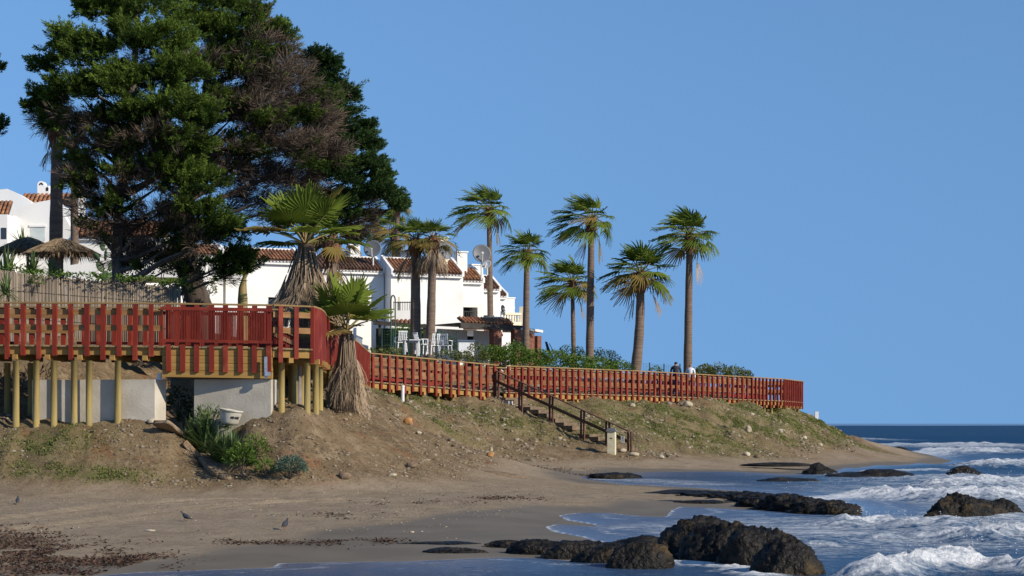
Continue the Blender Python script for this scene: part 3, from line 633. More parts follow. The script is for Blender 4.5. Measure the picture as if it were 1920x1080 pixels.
def walk(path, step):
    """evenly spaced places along a path: (point, unit direction)"""
    out = []; acc = 0.0; nxt = step / 2
    for a, b in zip(path[:-1], path[1:]):
        d = b - a; L = d.length; u = d.normalized()
        while nxt <= acc + L: out.append((a + u * (nxt - acc), u)); nxt += step
        acc += L
    return out
def offset_path(path, k):
    out = []
    for i, p in enumerate(path):
        d = (path[min(i + 1, len(path) - 1)] - path[max(i - 1, 0)]).normalized()
        out.append(p + left_n(d) * k)
    return out
def rotz_of(u): return Matrix.Rotation(math.atan2(u.y, u.x), 3, 'Z')
def level_piece(name, m, parent, a, b, w, h): return span(name, m, parent, a, b, w, h)
UPZ = Vector((0, 0, 1))
def pile(parent, x, y, ztop, r=.085, m='pile_wood'):
    zb = gz(x, y) - .35
    key = ('pile', round(ztop - zb, 1), m)
    h = round(ztop - zb, 1)
    if key not in BOXES:
        b = MB().tube([(0, 0, -h), (0, 0, -h / 2), (0, 0, 0)], [r * 1.04, r, r * .98], 12); me = bpy.data.meshes.new('pile'); me.from_pydata(b.v, [], b.f); me.materials.append(MATS[m])
        for p in me.polygons: p.use_smooth = len(p.vertices) == 4
        BOXES[key] = me
    return obj('pile', BOXES[key], parent, T((x, y, ztop)))
def railing(parent, path, step, boards=True, pickets=False, drop=.28, back=False, alt=True, kick=False, cap=True, first=0.0, post=.115, bm='board_wood'):
    """posts, boards or pickets and the hand rail along one edge"""
    spots = walk(path, step)
    side = -1 if back else 1
    for i, (p, u) in enumerate(spots):
        n = left_n(u) * side
        low = drop + (.10 if (alt and i % 2 == 0) else 0)
        jit = random.uniform(-.012, .012)
        c = p - n * .045 + UPZ * ((RAILH - .03 - low) / 2) + u * jit
        o = pbox('railing_post', 'red_paint', parent, c, (post, .09, round(RAILH - .03 + low, 3)), rotz_of(u) @ Matrix.Rotation(random.uniform(-.012, .012), 3, 'Y'))
    def run(zc, h, w, m, name, off):
        q = offset_path(path, off * side)
        for a, b in zip(q[:-1], q[1:]):
            d = b - a; L = d.length; k = max(1, round(L / 2.5))
            for j in range(k):
                a2 = a + d * (j / k); b2 = a + d * ((j + 1) / k)
                span(name, m, parent, a2 + UPZ * (zc + random.uniform(-.004, .004)) + d.normalized() * .004, b2 + UPZ * zc - d.normalized() * .004, w, h)
    if boards:
        run(.86, .145, .032, bm, 'rail_board', .018); run(.46, .15, .032, bm, 'rail_board', .018)
    if cap: run(RAILH - .008, .042, .15, 'rail_wood', 'hand_rail', -.02)
    if kick: run(.20, .24, .03, 'red_paint', 'kick_board', .018)
    if pickets:
        run(.965, .09, .05, 'red_paint', 'picket_rail', -.115); run(.135, .075, .05, 'red_paint', 'picket_rail', -.115)
        for (p, u), (p2, u2) in zip(spots[:-1], spots[1:]):
            n = left_n(u) * side
            for k in range(9):
                c = p + (p2 - p) * ((k + .5) / 9.0) + n * -.115 + UPZ * .545
                pbox('picket', 'red_paint', parent, c, (.021, .028, .76), rotz_of(u))
def deck(parent, path, fascia=True, planks=True, joist=.85, plank_w=.145, fas_h=.20):
    q = offset_path(path, DECKW)
    if planks is True:
        for p, u in walk(path, plank_w + .006):
            n = left_n(u); pbox('deck_plank', 'deck_wood', parent, p + n * (DECKW / 2 - .03) - UPZ * .022 + n * random.uniform(-.012, .012), (plank_w, DECKW + .06, .042), rotz_of(u))
    elif planks == 'joined':
        mb = MB()
        for p, u in walk(path, plank_w + .006):
            n = left_n(u); mb.box(p + n * (DECKW / 2 - .03) - UPZ * .022 + n * random.uniform(-.012, .012), (plank_w, DECKW + .06, .042), rotz_of(u))
        mb.build('deck_planks', 'deck_wood', parent)['kind'] = 'stuff'
    if fascia:
        for q2, off in ((path, .05), (path, DECKW - .05)):
            pp = offset_path(path, off)
            for a, b in zip(pp[:-1], pp[1:]):
                span('edge_beam', 'beam_wood', parent, a - UPZ * (.047 + fas_h / 2), b - UPZ * (.047 + fas_h / 2), .075, fas_h)
    if joist:
        for p, u in walk(path, joist):
            n = left_n(u); pbox('cross_beam', 'beam_wood', parent, p + n * (DECKW / 2 - .04) - UPZ * (.049 + fas_h + .07), (.12, DECKW + .22, .13), rotz_of(u))

def section(name, key, label, group='boardwalk sections'):
    p = PATH[key][0]; return thing(name, label, 'boardwalk', (p.x, p.y, p.z - 1.8), group=group)
# -- trestle, first stretch
bt = section('boardwalk_trestle', 'trestle', 'red railed boardwalk stretch on round wooden piles below the reed fence')
deck(bt, PATH['trestle'], joist=.86)
railing(bt, PATH['trestle'], .425)
bp = offset_path(PATH['trestle'], DECKW)
mid = bp[0] + (bp[1] - bp[0]) * .52
railing(bt, [bp[0], mid], .425, back=True)
railing(bt, [mid, bp[1]], .425, back=True, boards=False, pickets=True)
for px, row in ((-60, 0), (-30, 1), (14, 1), (30, 0), (58, 1), (68, 0), (101, 0), (139, 0), (167, 0), (221, 0)):
    Y = (49.64 if row == 0 else 50.1 if px == 139 else 51.5); x = xof(px, Y)
    pile(bt, x, Y, PATH['trestle'][1].z - .38)
# -- bridge over the gully
bb = section('footbridge', 'bridge', 'short red footbridge span with slatted railing over the gully between concrete abutments')
deck(bb, PATH['bridge'], fascia=False, joist=0)
for off in (.06, DECKW - .06):
    q = offset_path(PATH['bridge'], off); d = (q[1] - q[0]).normalized()
    for k, (z0, z1) in enumerate(((0.045, 0.23), (0.236, 0.42), (0.426, 0.61), (0.616, 0.80))):   # laminated beam
        span('beam_layer', 'beam_wood', bb, q[0] + d * .02 - UPZ * ((z0 + z1) / 2), q[1] - d * .02 - UPZ * ((z0 + z1) / 2), .16, z1 - z0 - .004)
railing(bb, PATH['bridge'], .372, boards=False, pickets=True, drop=.66, alt=False, post=.125)
q = offset_path(PATH['bridge'], DECKW); railing(bb, q, .372, boards=False, pickets=True, drop=.06, alt=False, back=True)
# -- corner platform
bc = section('boardwalk_corner', 'corner', 'curved red boardwalk corner on piles beside the low shaggy palm')
deck(bc, PATH['corner'], joist=.9, planks='joined')
railing(bc, PATH['corner'][:2], .40); railing(bc, PATH['corner'][1:5], .155, post=.12); railing(bc, PATH['corner'][4:], .42)
q = offset_path(PATH['corner'], DECKW); railing(bc, q[:2] , .42, back=True, boards=False, kick=True); railing(bc, [q[4] - Vector((0, .8, 0)), q[5]], .42, back=True)
for px, Y in ((528, 49.8), (552, 50.9), (566, 51.6), (576, 49.85), (592, 50.4), (600, 52.0), (546, 51.5), (628, 58), (618, 55.5)):
    x = xof(px, Y); pile(bc, x, Y, PATH['corner'][1].z - .36)
pile(bc, xof(560, 51.3), 51.3, PATH['corner'][1].z - .36, m='grey_pole')
# -- middle
bm_ = section('boardwalk_section', 'middle', 'red railed boardwalk stretch leading up to the head of the beach stairs')
deck(bm_, PATH['middle'], joist=.85, planks='joined')
railing(bm_, PATH['middle'][1:], .425, bm='board_brown', post=.105); railing(bm_, PATH['middle'][:2], .425, bm='board_brown')
q = offset_path(PATH['middle'], DECKW); railing(bm_, [q[0], Vector((-7.1, 75.2, 3.42)), q[2]], .425, back=True, kick=True, bm='board_brown')
for p, u in walk(PATH['middle'][1:], .86):
    n = left_n(u); pile(bm_, p.x + n.x * .12, p.y + n.y * .12, p.z - .36); pile(bm_, p.x + n.x * 1.7, p.y + n.y * 1.7, p.z - .36)
# -- far
bf = section('boardwalk_section', 'far', 'long red boardwalk stretch from the beach stairs out to the headland lookout')
deck(bf, PATH['far'], joist=.85, planks='joined')
railing(bf, PATH['far'], .425, bm='board_brown', post=.105)
q = offset_path(PATH['far'], DECKW); railing(bf, q, .425, back=True, kick=True, bm='board_brown')
e0, e1 = PATH['far'][-1], q[-1]; railing(bf, [e0, e1], .425, alt=False, bm='board_brown')
for p, u in walk(PATH['far'], .86):
    n = left_n(u); pile(bf, p.x + n.x * .12, p.y + n.y * .12, p.z - .36); pile(bf, p.x + n.x * 1.7, p.y + n.y * 1.7, p.z - .36)

# ------------------------------------------------------------------ beach stairs
S0, S1 = Vector((-.62, 79.55, 3.05)), Vector((4.75, 75.35, .52))
st = thing('beach_stairs', 'dark brown handrailed stairs running down the earth slope to the cove sand', 'stairs', (S1.x, S1.y, S1.z - .1))
ud = (S1 - S0).copy(); ud.z = 0; run_l = ud.length; ud.normalize(); sn = left_n(ud)
for k in range(16):
    t = (k + .5) / 16; c = S0.lerp(S1, t) + sn * .48; g = gz(c.x, c.y)
    pbox('step', 'stone_brown', st, (c.x, c.y, min(c.z, g + .03) - .07), (run_l / 16 + .05, .95, .17), rotz_of(ud))
stops = [(942, .01), (989, .19), (1047, .42), (1105, .65), (1148, .83), (1187, .985)]
for sidek in (-.08,):
    tops = []
    for px, t in stops:
        c = S0.lerp(S1, t) + sn * sidek; b = gz(c.x, c.y)
        z1 = S0.lerp(S1, t).z + .90
        for o_ in (-.075, .075):            # doubled posts
            pbox('stair_post', 'stair_wood', st, (c.x + ud.x * o_, c.y + ud.y * o_, (b - .2 + z1) / 2), (.06, .075, round(z1 - b + .2, 2)), rotz_of(ud))
        tops.append(Vector((c.x, c.y, z1)))
    for a, b in zip(tops[:-1], tops[1:]):
        span('stair_rail', 'stair_wood', st, a + UPZ * .02 - ud * .04, b + UPZ * .02 - ud * .04, .09, .035)
        if sidek < 0: span('stair_rail', 'stair_wood', st, a - UPZ * .40 + sn * (-.06 if sidek < 0 else .06), b - UPZ * .40 + sn * (-.06 if sidek < 0 else .06), .03, .12)
bx_, by_ = xof(955, 79.3), 79.3
pbox('landing', 'concrete', st, (xof(952, 79.2), 79.2, gz(xof(952, 79.2), 79.2) - .06), (.55, .6, .35), rotz_of(ud))
# white notice on the lowest post
c = S0.lerp(S1, .985) - sn * .57
nt_ = thing('notice', 'small white notice fixed to the lowest stair post', 'sign', (c.x, c.y, c.z + .46))
pbox('plate', 'plastic_white', nt_, (c.x, c.y, c.z + .60), (.16, .012, .26), rotz_of(ud)); pbox('symbol', 'ink', nt_, (c.x, c.y - .009, c.z + .575), (.10, .006, .02), rotz_of(ud)); pbox('symbol', 'grey_lid', nt_, (c.x, c.y - .009, c.z + .655), (.07, .006, .05), rotz_of(ud))
# litter bin
Yb = 75.0; xb = xof(1147, Yb); zb = gz(xb, Yb)
lb = thing('litter_bin', 'cream litter bin with grey lid beside the beach stairs', 'bin', (xb, Yb, zb - .05), rz=R(-14))
MB().poly([(-.15, -.14, 0), (.15, -.14, 0), (.15, .14, 0), (-.15, .14, 0)], (0, 0, .92)).build('body', 'cream_paint', lb, local=True)
MB().poly([(-.19, -.18, .925), (.19, -.18, .925), (.19, .18, .925), (-.19, .18, .925)], (0, 0, .07)).poly([(-.15, -.14, .995), (.15, -.14, .995), (.15, .14, .995), (-.15, .14, .995)], (0, 0, .06)).build('lid', 'grey_lid', lb, local=True)
lbox('slot', 'ink', lb, (0, -.142, .66), (.10, .006, .035))

# ------------------------------------------------------------------ concrete abutments under the bridge
def prism(name, m, parent, outline, z0, z1):
    """outline of (x, y) raised from z0 to z1 (lists allowed for z1)"""
    n = len(outline); mb = MB()
    z1 = z1 if hasattr(z1, '__len__') else [z1] * n
    mb.v = [Vector((x, y, z0)) for x, y in outline] + [Vector((x, y, z)) for (x, y), z in zip(outline, z1)]
    mb.f = [list(range(n - 1, -1, -1)), list(range(n, 2 * n))] + [[i, (i + 1) % n, n + (i + 1) % n, n + i] for i in range(n)]
    return mb.build(name, m, parent)
def at2(px, Y): return (xof(px, Y), Y)
o1 = [at2(60, 50.1), at2(290, 49.66), at2(311, 50.2), at2(90, 50.8)]
ab1 = thing('bridge_abutment', 'pale concrete block under the bridge with its bright end beside the gully', 'abutment', (*at2(190, 51.2), 1.2))
prism('block', 'concrete', ab1, o1, .9, zof(713, 50.6))
pbox('bearing_plate', 'steel', ab1, (*at2(298, 49.9), zof(713, 50.6) + .01), (.30, .22, .02)); pbox('bracket', 'steel', ab1, (*at2(299, 49.9), zof(706, 49.9)), (.09, .10, .17))
ab2 = thing('bridge_abutment', 'sloping concrete wing wall under the bridge with a shadow across it', 'abutment', (*at2(470, 52), 1.2))
prism('wing_wall', 'concrete', ab2, [at2(508, 49.54), at2(521.5, 50.5), at2(380, 51.0), at2(364, 49.98)], .9, 2.93)
pbox('bracket', 'steel', ab2, (*at2(498.5, 49.34), zof(689, 49.34)), (.075, .05, .55)); pbox('bracket', 'steel', ab2, (*at2(502, 49.30), zof(701, 49.3)), (.14, .06, .10))

# white tub lying in the gully
tb = thing('plastic_tub', 'dirty white plastic tub with black print lying behind the gully bush', 'tub', (*at2(430, 49.3), zof(791, 49.3)), rz=R(20))
tub = MB().lathe((0, 0, 0), [(.21, 0), (.235, .06), (.285, .30), (.29, .33), (.315, .34), (.315, .37), (.30, .38), (.285, .375), (.275, .30), (.20, .04)], 28)
to = tub.build('shell', 'bucket_white', tb, local=True, smooth=True)
tm = WM[tb.name] @ T((0, 0, -.06)) @ Matrix.Rotation(R(7), 4, 'Y') @ Matrix.Rotation(R(4), 4, 'X')
to.matrix_basis = WM[tb.name].inverted() @ tm; WM[to.name] = tm
for k, (a, w_, h_) in enumerate(((-84, .022, .07), (-78, .05, .018), (-72, .022, .065), (-66, .05, .02), (-64, .018, .06), (-58, .045, .06), (-51, .018, .07), (-96, .03, .05), (-90, .02, .06))):
    rr_ = .262; M = tm @ RZ(R(a)) @ T((rr_ + .008, 0, .19)) @ Matrix.Rotation(R(11), 4, 'Y'); obj('print_mark', box_mesh('print_mark', (.006, w_, h_), 'ink'), tb, M)

# ------------------------------------------------------------------ small posts and pipes
pp = thing('pipe_post', 'white plastic pipe standing under the boardwalk near the low palm', 'pipe', (*at2(755, 75.2), gz(*at2(755, 75.2)) - .2))
MB().lathe((*at2(755, 75.2), gz(*at2(755, 75.2)) - .2), [(.07, 0), (.07, .85), (.078, .85), (.078, .93), (.06, .93)], 14).build('pipe', 'plastic_white', pp, smooth=False)
pp = thing('marker_post', 'white square marker post at the seaward tip of the headland', 'post', (*at2(1531, 102), gz(*at2(1531, 102)) - .2))
gzv = zof(789, 102); MB().box((*at2(1531, 102), gzv), (.19, .19, .95)).build('post', 'plastic_white', pp); MB().box((*at2(1531, 102), gzv + .485), (.21, .21, .02)).build('cap', 'plastic_white', pp)

# ------------------------------------------------------------------ houses
def roof_slope(parent, x0, x1, y0, y1, z0, z1, m, pitch=.21, m2='tile_dark', M=None):
    """barrel-tiled slope in the axes of `parent`: eave at y0/z0, ridge at y1/z1"""
    M = M or WM[parent.name]
    mb = MB(); mb.poly([(x0, y0, z0), (x0, y1, z1), (x0, y1, z1 - .10), (x0, y0, z0 - .10)], (x1 - x0, 0, 0))
    mb.v = [M @ v for v in mb.v]; ro = mb.build('roof', m2, parent)
    n = max(2, round((x1 - x0) / pitch)); w = (x1 - x0) / n; L = math.hypot(y1 - y0, z1 - z0); k = max(3, round(L / .38)); ang = math.atan2(z1 - z0, y1 - y0)
    key = ('tilecol', round(w, 3), round(L, 2), m)
    if key not in BOXES:
        b = MB(); seg = 5; r = w * .36
        for j in range(k):                       # overlapping barrel tiles of one course
            ya = L * j / k - .03; yb = L * (j + 1) / k; ra, rb = r * 1.08, r * .88; st_ = len(b.v)
            for yy, r2, lift in ((ya, ra, .035), (yb, rb, .012)):
                for s in range(seg + 1):
                    a = math.pi * s / seg; b.v.append(Vector((math.cos(a) * r2, yy, math.sin(a) * r2 * .9 + lift)))
            for s in range(seg): b.f.append([st_ + s, st_ + s + 1, st_ + seg + 2 + s, st_ + seg + 1 + s])
            b.f.append([st_ + s for s in range(seg + 1)])
        me = bpy.data.meshes.new('tile_course'); me.from_pydata(b.v, [], b.f); me.materials.append(MATS[m]); me.update(); BOXES[key] = me
    for i in range(n):
        obj('tile_course', BOXES[key], ro, M @ T((x0 + (i + .5) * w, y0 - .06, z0 - .02 + random.uniform(-.008, .008))) @ Matrix.Rotation(ang, 4, 'X'))
    return ro
def cornice(parent, x0, x1, y, z, n=None):
    """row of white rounded corbels over a white moulding"""
    n = n or max(3, round((x1 - x0) / .21)); w = (x1 - x0) / n; mb = MB()
    for i in range(n): mb.tube([((x0 + (i + .5) * w), y - .10, z), ((x0 + (i + .5) * w), y + .06, z)], w * .42, 8)
    mb.build('corbels', 'white_wall', parent, local=True)['kind'] = 'stuff'
    lbox('moulding', 'white_wall', parent, ((x0 + x1) / 2, y - .02, z - .17), (x1 - x0, .24, .10))
def wall_with_holes(parent, x0, x1, z0, z1, y, th, holes, m='white_wall', name='wall'):
    """front wall of boxes left open at holes (x0, x1, z0, z1)"""
    mb = MB(); xs = sorted({x0, x1, *[v for h in holes for v in h[:2]]})
    for a, b in zip(xs[:-1], xs[1:]):
        zc = z0
        for h in sorted([h for h in holes if h[0] < (a + b) / 2 < h[1]], key=lambda h: h[2]):
            if h[2] > zc: mb.box(((a + b) / 2, y + th / 2, (zc + h[2]) / 2), (b - a, th, h[2] - zc))
            zc = h[3]
        if z1 > zc: mb.box(((a + b) / 2, y + th / 2, (zc + z1) / 2), (b - a, th, z1 - zc))
    return mb.build(name, m, parent, local=True)
def balcony_bars(parent, x0, x1, y, z0, z1, step=.13):
    rl = lbox('balcony_rail', 'iron', parent, ((x0 + x1) / 2, y, z1), (x1 - x0, .04, .04)); lbox('balcony_rail', 'iron', parent, ((x0 + x1) / 2, y, z0 + .05), (x1 - x0, .03, .03))
    x = x0 + step / 2
    while x < x1:
        lbox('balcony_bar', 'iron', parent, (x, y, (z0 + z1) / 2), (.022, .022, round(z1 - z0, 2))); x += step
ROT = R(22); TV = Vector((math.cos(ROT), math.sin(ROT), 0)); BV = Vector((-math.sin(ROT), math.cos(ROT), 0))   # along the front, into the house
GROUND_H = 4.5
def house(label, P0, width, depth, eave, ridge, run, dark=False, holes=(), parapet=.35, chimney=None, group='terraced white houses'):
    """P0: near corner of the front wall (left end)"""
    t = thing('townhouse', label, 'house', (P0.x, P0.y, GROUND_H), rz=ROT, group=group)
    e, rd = eave - GROUND_H, ridge - GROUND_H
    wall_with_holes(t, 0, width, -.6, e, 0, .28, list(holes))
    lbox('side_wall', 'white_wall', t, (.14, depth / 2 + .14, e / 2 - .3), (.279, depth - .28, e + .6)); lbox('side_wall', 'white_wall', t, (width - .14, depth / 2 + .14, e / 2 - .3), (.279, depth - .28, e + .6))
    lbox('back_wall', 'white_wall', t, (width / 2, depth - .1, e / 2 + .1 - .3), (width - .6, .2, e + .8))
    lbox('ceiling_slab', 'white_wall', t, (width / 2, depth / 2 + .2, e - .16), (width - .57, depth - .7, .2)); lbox('floor_slab', 'white_wall', t, (width / 2, depth / 2 + .2, 2.75), (width - .57, depth - .7, .2))
    lbox('inner_wall', 'white_wall', t, (width / 2, 1.45, e / 2), (width - .57, .1, e - .5))
    cornice(t, .05, width - .12, -.06, e + .02)
    roof_slope(t, .12, width - .14, -.22, run, e + .12, rd, 'tile_dark' if dark else 'tile')
    # white gable parapets along both edges of the slope and a ridge cap
    for xx in (.05, width - .06):
        mb = MB(); mb.poly([(xx - .07, -.16, e - .1), (xx - .07, -.16, e + .20), (xx - .07, run + .1, rd + .20), (xx - .07, run + .1, e - .1)], (.15, 0, 0)); mb.build('gable_edge', 'white_wall', t, local=True)
    lbox('ridge_wall', 'white_wall', t, (width / 2, run + .17, (e + rd) / 2 + .02), (width, .22, rd - e + .16))
    return t
def end_of(P0, w): return P0 + TV * w
B0 = Vector((xof(733, 112.0), 112.0, 0)); WB = 4.5
A_0 = B0 - TV * 4.55 + BV * 1.15
hA = house('white terraced house with a dark tiled roof behind the big shaggy palm', A_0, 4.5, 7, 10.72, 11.62, 1.55, dark=True)
hA2 = house('white terraced house half hidden between the cypress trunk and the big shaggy palm', A_0 - TV * 4.75 + BV * .9, 4.5, 7, 11.2, 12.0, 1.55, holes=[(2.5, 3.7, 2.9, 4.6)])
balcony_bars(hA2, 2.5, 3.7, .1, 2.9, 3.8)
lbox('window', 'glass', hA2, (3.1, .9, 3.9), (1.2, .05, 1.6))
hA3 = house('plain white end house seen through the trunks of the cypress trees', A_0 - TV * 9.6 + BV * .5, 4.6, 7, 11.35, 12.1, 1.6)
hB = house('white terraced house with a red tiled roof behind the two bare palm trunks', B0, WB, 8, 10.55, 11.55, 1.75, holes=[(3.25, 4.05, 0.0, 2.12)])
lbox('garage_door', 'blind', hB, (3.65, .2, 1.06), (.8, .06, 2.1)); lbox('door_frame', 'white_wall', hB, (3.65, -.03, 2.16), (.9, .06, .06))
def place(prev_end, width, px_right):
    """set the next house back until its far corner shows at px_right"""
    lo, hi = 0.0, 12.0
    for _ in range(50):
        md = (lo + hi) / 2; e = prev_end + TV * width + BV * md
        if 960 + FPX * e.x / e.y > px_right: lo = md
        else: hi = md
    return prev_end + BV * lo
C0 = place(end_of(B0, WB), 2.45, 907)
hC = house('narrow white terraced house with a barred balcony next to the red roofed one', C0, 2.45, 7, 10.45, 11.35, 1.6, holes=[(.25, 2.05, 3.5, 4.35)])
D0 = place(end_of(C0, 2.45), 2.5, 938)
hD = house('narrow white terraced house with balcony, third from the sea end', D0, 2.5, 7, 10.25, 11.2, 1.6, dark=True, holes=[(.25, 2.1, 3.3, 4.1)])
E0 = place(end_of(D0, 2.5), 2.3, 951)
hE = house('narrow white terraced house with a small tiled roof, second from the sea end', E0, 2.3, 7, 10.15, 10.95, 1.6, dark=True)
F0 = place(end_of(E0, 2.3), 1.6, 965)
tF = thing('townhouse', 'flat topped white end house of the terrace facing the sea', 'house', (F0.x, F0.y, GROUND_H), rz=ROT, group='terraced white houses')
lbox('wall', 'white_wall', tF, (.8, 3, 2.55), (1.6, 6, 6.3)); lbox('coping', 'white_wall', tF, (.8, 3, 5.74), (1.7, 6.1, .08)); lbox('gutter_spout', 'cream_wall', tF, (1.66, .3, 5.1), (.12, .1, .12))
for h, (a, b, z0, z1) in ((hC, (.25, 2.05, 3.5, 4.35)), (hD, (.25, 2.1, 3.3, 4.1))):
    balcony_bars(h, a, b, .06, z0, z1 - .25)
    w = lbox('balcony_door', 'glass', h, (b - .5, 1.3, z0 + .5), (.95, .06, 1.3)); lbox('door_frame', 'iron', w, (b - 1.0, 1.26, z0 + .5), (.05, .06, 1.3), top=h)
    lbox('lintel', 'white_wall', h, ((a + b) / 2, .14, z1 + .03), (b - a, .24, .05))
# little pent roofs of tiles below the balconies
for h, x0, x1, z in ((hC, .1, 2.2, 3.05), (hD, .05, 2.4, 2.85)):
    roof_slope(h, x0, x1, -.75, 0.02, z, z + .35, 'tile', pitch=.24)
# chimneys
def chimney(h, x, y, z0, z1, w=.62, d=.6, cream=False, cap=True):
    c = lbox('chimney', 'cream_wall' if cream else 'white_wall', h, (x, y, (z0 + z1) / 2), (w, d, round(z1 - z0, 2)))
    if cap: lbox('chimney_cap', 'white_wall', c, (x, y, z1 + .04), (w + .12, d + .12, .08), top=h)
    return c
chimney(hB, 3.55, 1.2, 6.1, 8.3, w=.62, cream=True); chimney(hC, 1.35, 1.1, 6.0, 7.75, w=.66); chimney(hD, 1.7, 2.2, 5.7, 7.4, w=.75); chimney(hA, 3.4, 2.4, 6.6, 7.9, w=.6)
chimney(hE, 1.5, 1.9, 5.4, 6.9, w=.4)
# covered terrace with brick pillars in front of the sea end
PY = 108.5
tp = thing('terrace_porch', 'covered terrace with brick pillars and a dark beam in front of the sea end houses', 'porch', (xof(930, PY), PY, GROUND_H - .3))
zbeam = zof(611, PY)
pa, pb = Vector((xof(862, PY), PY, zbeam)), Vector((xof(985, PY + 2.4), PY + 2.4, zof(617, PY + 2.4)))
span('beam', 'dark_beam', tp, pa, pb, .2, .26); dv = (pb - pa).normalized(); nb = left_n(dv)
span('roof_slab', 'dark_beam', tp, pa + nb * 1.5 + UPZ * .16, pb + nb * 1.5 + UPZ * .16, 3.1, .06)
for px, w in ((928, .50), (967, .44)):
    t_ = (px - 862) / (985 - 862); c = pa.lerp(pb, t_); pbox('brick_pillar', 'brick', tp, (c.x, c.y, (zbeam + GROUND_H - .6) / 2), (w, w, round(zbeam - GROUND_H + .34, 2)), rotz_of(dv))
c = W(992, 640, PY + 2.8); pbox('brick_pillar', 'brick', tp, (c.x, c.y, (zof(625, c.y) + GROUND_H - .6) / 2), (.46, .46, round(zof(625, c.y) - GROUND_H + .6, 2)), rotz_of(dv))
c = W(1008, 640, PY + 3.6); pbox('brick_pillar', 'brick', tp, (c.x, c.y, (zof(630, c.y) + GROUND_H - .6) / 2), (.28, .4, round(zof(630, c.y) - GROUND_H + .6, 2)), rotz_of(dv))
span('canopy', 'white_wall', tp, W(972, 617, PY + 2.2), W(1003, 622, PY + 3.4), 1.2, .14)
bw_a, bw_b = pa + nb * 2.6, pb + nb * 2.6
span('back_wall', 'white_wall', tp, bw_a - UPZ * 1.55 + dv * .02, bw_a.lerp(bw_b, .46) - UPZ * 1.55, .12, 3.0)
span('back_wall', 'white_wall', tp, bw_a.lerp(bw_b, .56) - UPZ * 1.55, bw_b - UPZ * 1.55, .12, 3.0)
span('low_wall', 'white_wall', tp, pa.lerp(pb, .44) - UPZ * 2.05 + nb * .1, pa.lerp(pb, .53) - UPZ * 2.05 + nb * .1, .1, .75)
span('low_wall', 'white_wall', tp, pa.lerp(pb, .61) - UPZ * 1.75 + nb * .3, pa.lerp(pb, .74) - UPZ * 1.75 + nb * .3, .1, 1.35)
span('window', 'glass', tp, bw_a.lerp(bw_b, .46) - UPZ * 1.5 + nb * .02, bw_a.lerp(bw_b, .56) - UPZ * 1.5 + nb * .02, .05, 2.2)
c = W(981, 642, PY + 3.2); pbox('window', 'blind', tp, c, (.62, .06, 1.7), rotz_of(dv))
roof_slope(tp, .3, 3.7, .05, .7, .10, .42, 'tile', pitch=.24, M=T((pa.x + nb.x * .1, pa.y + nb.y * .1, pa.z + .13)) @ RZ(math.atan2(dv.y, dv.x)))
# cream terrace parapet with turned openings
pt = thing('terrace_parapet', 'cream terrace parapet with small arched openings above the covered terrace', 'parapet', (xof(940, PY + 3), PY + 3, zof(612, PY + 3)))
qa, qb = W(907, 603, PY + 2.2), W(944, 604, PY + 2.9); span('solid_wall', 'cream_wall', pt, qa, qb, .16, .60)
qa, qb = W(944, 588, PY + 2.9), W(977, 589, PY + 3.9)
span('coping', 'cream_wall', pt, qa, qb, .22, .14); span('plinth', 'cream_wall', pt, qa - UPZ * .78, qb - UPZ * .78, .20, .62)
for k in range(7):
    p = qa.lerp(qb, (k + .25) / 6.5) - UPZ * .28
    MB().lathe((p.x, p.y, p.z - .20), [(.06, 0), (.05, .06), (.075, .16), (.05, .28), (.06, .40)], 8).build('baluster', 'cream_wall', pt, smooth=True)
c = W(978, 592, PY + 3.9); pbox('end_post', 'cream_wall', pt, c, (.26, .26, 1.05))
c = W(981, 612, PY + 4.3); pbox('end_block', 'white_wall', pt, c, (.62, .3, .5))
# balcony of the red roofed house, seen behind the first palm trunk
bq = thing('balcony', 'white balcony wall with dark bars between the hooped pole and the palm trunk', 'balcony', (xof(757, 110.5), 110.5, zof(612, 110.5)))
pbox('parapet', 'white_wall', bq, W(757, 594, 110.6), (1.7, .16, .72), Matrix.Rotation(R(8), 3, 'Z'))
for k in range(12): pbox('bar', 'iron', bq, W(738 + k * 3.3, 574, 110.6), (.03, .03, .55))
pbox('rail', 'iron', bq, W(757, 567, 110.6), (1.2, .05, .05)); pbox('post', 'cream_wall', bq, W(748, 570, 110.7), (.12, .12, .8))
roof_slope(bq, 0, 1.45, 0, .55, 0, .26, 'tile', pitch=.26, M=T(W(734, 607, 110.0)) @ RZ(R(6)))
vg = thing('veranda', 'dark veranda beam in shade behind the garden chairs', 'veranda', (xof(745, 109.5), 109.5, GROUND_H))
span('beam', 'dark_beam', vg, W(700, 605, 109.6), W(800, 612, 109.9), .25, .22); pbox('back_wall', 'hedge_dark', vg, W(752, 640, 111.2), (2.9, .1, 1.5)); pbox('post', 'dark_beam', vg, W(712, 640, 109.7), (.14, .14, 2.1)); pbox('post', 'dark_beam', vg, W(796, 640, 109.9), (.14, .14, 2.0))

